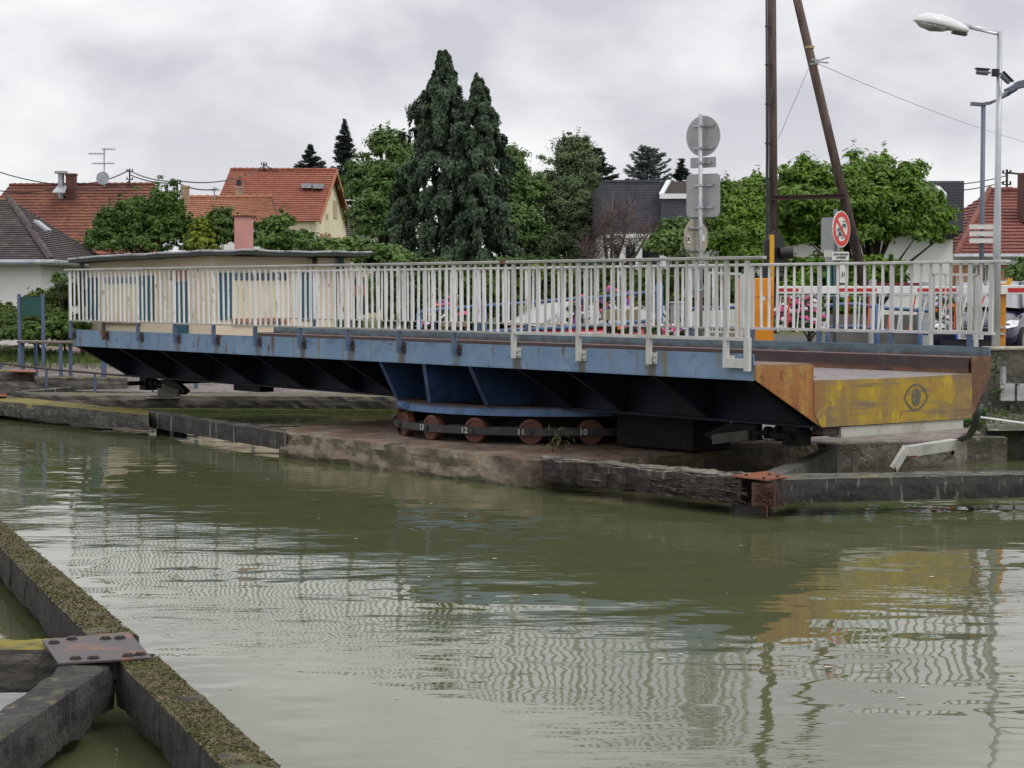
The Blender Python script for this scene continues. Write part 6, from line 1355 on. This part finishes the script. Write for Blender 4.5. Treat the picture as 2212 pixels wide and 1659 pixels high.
# grey cabinet by the sign post
m = MB(); a, b = at(1452, 656, 36), at(1492, 722, 36); m.box(a.x, b.x, 36, 36.4, .9, a.z); m.box(a.x-.02, b.x+.02, 35.98, 36.42, a.z, a.z+.04); tag(m.build('utility_cabinet', signback, bevel=.01), 'grey utility cabinet behind the railing beside the sign post', 'cabinet')
# ================================================================ FLOWERS
def flowers(label, blobs, mats, wts, D, ncl, base, trough=None, ls=.024):
    c = at(base, 720, D); t = thing('flower_planter', label, 'flowers', (c.x, D, .95))
    P, Nn, cc = crownpts([(x, y, rx, ry, D) for x, y, rx, ry in blobs], ncl, 26, .12, .3)
    leafobj('foliage', P, Nn, .030*(.6+.8*rng.random(len(P))), lf_hedge, 1.6, t)
    P2, N2, c2 = crownpts([(x, y, rx, ry, D-.12) for x, y, rx, ry in blobs], int(ncl*1.4), 9, .035, .75); N2 = N2*.4+np.array([0, -1.2, .3])
    lab = np.repeat(rng.choice(len(mats), int(ncl*1.4), p=np.array(wts)/sum(wts)), 9)
    leafobj('blossoms', P2, N2, ls*(.7+.6*rng.random(len(P2))), mats, 1.0, t, None, lab)
    if trough:
        a, b = at(trough[0], trough[1], D-.1), at(trough[2], trough[3], D-.1); m = MB(); m.box(a.x, b.x, D-.25, D+.25, b.z, a.z); m.build('trough', planterm, t, bevel=.01)
        m = MB(); 
        for x in (a.x+.1, b.x-.1): m.box(x-.03, x+.03, D-.05, D+.05, .9, b.z)
        m.build('stand', ironr, t)
flowers('mass of pink and white petunias hanging behind the barrier arm', [(1730, 690, 46, 44), (1700, 690, 30, 36), (1755, 680, 26, 40), (1728, 652, 34, 14)], [fl_pink, fl_white, fl_purp], [5, 3, .6], 33, 120, 1730, None, .026)
flowers('purple and pink flower tower left of the beige trough', [(1250, 680, 16, 34), (1260, 655, 12, 20), (1246, 705, 12, 14)], [fl_pink, fl_purp, fl_white], [4, 3, .6], 35.5, 40, 1250)
flowers('beige flower trough with orange and purple blossoms', [(1320, 640, 26, 18), (1355, 650, 20, 20), (1300, 665, 14, 20), (1345, 712, 30, 7)], [fl_oran, fl_purp, fl_pink, fl_white], [1.2, 3, 2, 1.2], 36, 55, 1340, (1300, 668, 1378, 692))
flowers('mixed pink and purple flowers behind the middle of the bridge', [(940, 680, 24, 24), (975, 655, 18, 22), (920, 708, 16, 12), (1000, 690, 10, 18)], [fl_pink, fl_purp, fl_white, fl_oran], [4, 2.5, 2, .7], 37, 60, 950, (955, 694, 1012, 706))
flowers('white and orange flowers in front of the dark car', [(2050, 680, 14, 36), (2032, 675, 12, 26), (2042, 648, 16, 16), (2068, 662, 8, 20)], [fl_white, fl_oran, fl_purp], [4, 1.4, 1], 33, 60, 2045)
flowers('small pink and white bed flowers near the grey cabinet', [(1440, 712, 24, 10), (1475, 715, 20, 8), (1410, 708, 14, 10)], [fl_pink, fl_white, fl_purp], [2, 2, 1], 33, 30, 1445)
# ================================================================ CARS
def car(name, label, loc, rz, paint, roofm, glassm, plate=None, L_=4.2, roofz=1.48, stn=None):
    t = thing(name, label, 'car', loc, rz)
    stn = stn or [(0, .60, .60, .26), (.06, .74, .68, .20), (.25, .82, .76, .19), (.7, .86, .86, .19), (1.15, .875, .95, .19), (2.0, .88, .98, .19), (3.1, .88, 1.0, .19), (3.8, .86, .98, .2), (4.1, .80, .90, .22), (L_, .70, .66, .28)]
    m = MB(); n = 12
    for (x, hw, zt, zb_) in stn:
        sec = [(-hw*.9, zb_), (-hw, zb_+.16), (-hw*1.01, zt*.62), (-hw*.97, zt*.88), (-hw*.84, zt*.985), (-hw*.4, zt*1.03), (hw*.4, zt*1.03), (hw*.84, zt*.985), (hw*.97, zt*.88), (hw*1.01, zt*.62), (hw, zb_+.16), (hw*.9, zb_)]
        m.v += [(y, x, z) for y, z in sec]
    for i in range(len(stn)-1):
        for k in range(n): m.f.append((i*n+k, (i+1)*n+k, (i+1)*n+(k+1) % n, i*n+(k+1) % n)); m.m.append(0)
    m.f += [tuple(range(n)), tuple((len(stn)-1)*n+k for k in reversed(range(n)))]; m.m += [0, 0]
    m.build('body', paint, t, world=False, smooth=True, sub=1)
    gh = [(1.05, .80, .96, .80, .965), (1.95, .82, .97, .62, roofz-.02), (2.4, .83, .97, .63, roofz), (3.3, .83, .98, .60, roofz-.06), (3.95, .78, .97, .74, .98)]
    m = MB()
    for (x, hb, zb_, ht, zt) in gh: m.v += [(-hb, x, zb_), (-ht, x, zt), (-ht*.5, x, zt+.03), (ht*.5, x, zt+.03), (ht, x, zt), (hb, x, zb_)]
    for i in range(len(gh)-1):
        for k in range(5):
            m.f.append((i*6+k, (i+1)*6+k, (i+1)*6+k+1, i*6+k+1)); m.m.append(1 if (k in (1, 2, 3) and 0 < i < len(gh)-2) else 0)
    m.build('greenhouse', [glassm, roofm], t, world=False, smooth=True)
    for s in (-1, 1):
        m = MB(); m.tube([(s*g_[3], g_[0], g_[4]+.004) for g_ in gh], .028, 6); m.tube([(s*.825, 2.35, .96), (s*.635, 2.45, roofz-.02)], .03, 6)
        m.build('pillar', roofm, t, world=False)
    for x in (.78, 3.35):
        for s in (-1, 1):
            m = MB(); m.tube([(s*.72, x, .31), (s*.885, x, .31)], .31, 20); wh = m.build('wheel', tyre, t, world=False)
            m = MB(); m.tube([(s*.88, x, .31), (s*.895, x, .31)], .20, 12); m.build('rim', zinc, wh, world=False)
    for s in (-1, 1):
        m = MB(); P = [(.50, .62, .04), (.80, .62, .16), (.845, .68, .42), (.78, .79, .50), (.60, .74, .22)]; P = [(.46, .60, .035), (.70, .60, .055), (.84, .64, .30), (.835, .75, .50), (.70, .755, .28), (.50, .69, .08)]
        m.add([(s*x, y-.02, z) for x, z, y in P], [tuple(range(6)) if s > 0 else tuple(reversed(range(6)))]); m.add([(s*x*1.0, y-.035, z) for x, z, y in P], [tuple(range(6)) if s < 0 else tuple(reversed(range(6)))])
        for i in range(6): j = (i+1) % 6; m.f.append((i, j, 6+j, 6+i)); m.m.append(0)
        m.build('headlight', headl, t, world=False, smooth=False)
        m = MB(); m.ball((s*.93, 1.45, 1.02), .10, 10, 6, (1, .6, .7)); m.build('mirror', paint, t, world=False, smooth=True)
    m = MB(); m.box(-.40, .40, -.022, .03, .56, .64); m.build('grille', blk, t, world=False)
    m = MB(); m.box(-.42, .42, -.034, -.02, .60, .618); m.build('grille_trim', chrome, t, world=False)
    m = MB(); m.box(-.56, .56, -.012, .05, .26, .36); m.build('lower_grille', blk, t, world=False)
    if plate:
        m = MB(); m.box(-.26, .26, -.052, -.03, .39, .50); pl = m.build('number_plate', signwhite, t, world=False)
        m = MB(); m.box(-.259, -.215, -.0545, -.0525, .391, .499); m.build('blue_band', mk('plate blue', (.02, .10, .6)), pl, world=False)
        text_obj(plate, .088, frameM(Vector((.02, -.0545, .447)), (1, 0, 0), (0, 0, 1)), 'lettering', signink, pl, world=False, bold=.001)
    return t
cp_ = at(2095, 733, 36)
car('parked_car', 'dark navy car with a clear headlight facing the bridge at the right edge', (cp_.x-.0, 36, .97), R(-24), carnavy, carnavy, carglass, 'CB-7  RN')
rc = at(1018, 740, 36.6)
car('parked_car', 'red car with a pale grey soft top behind the middle of the railing', (rc.x, 36.6, .62), R(-66), carred, softtop, softtop, None, roofz=1.46)
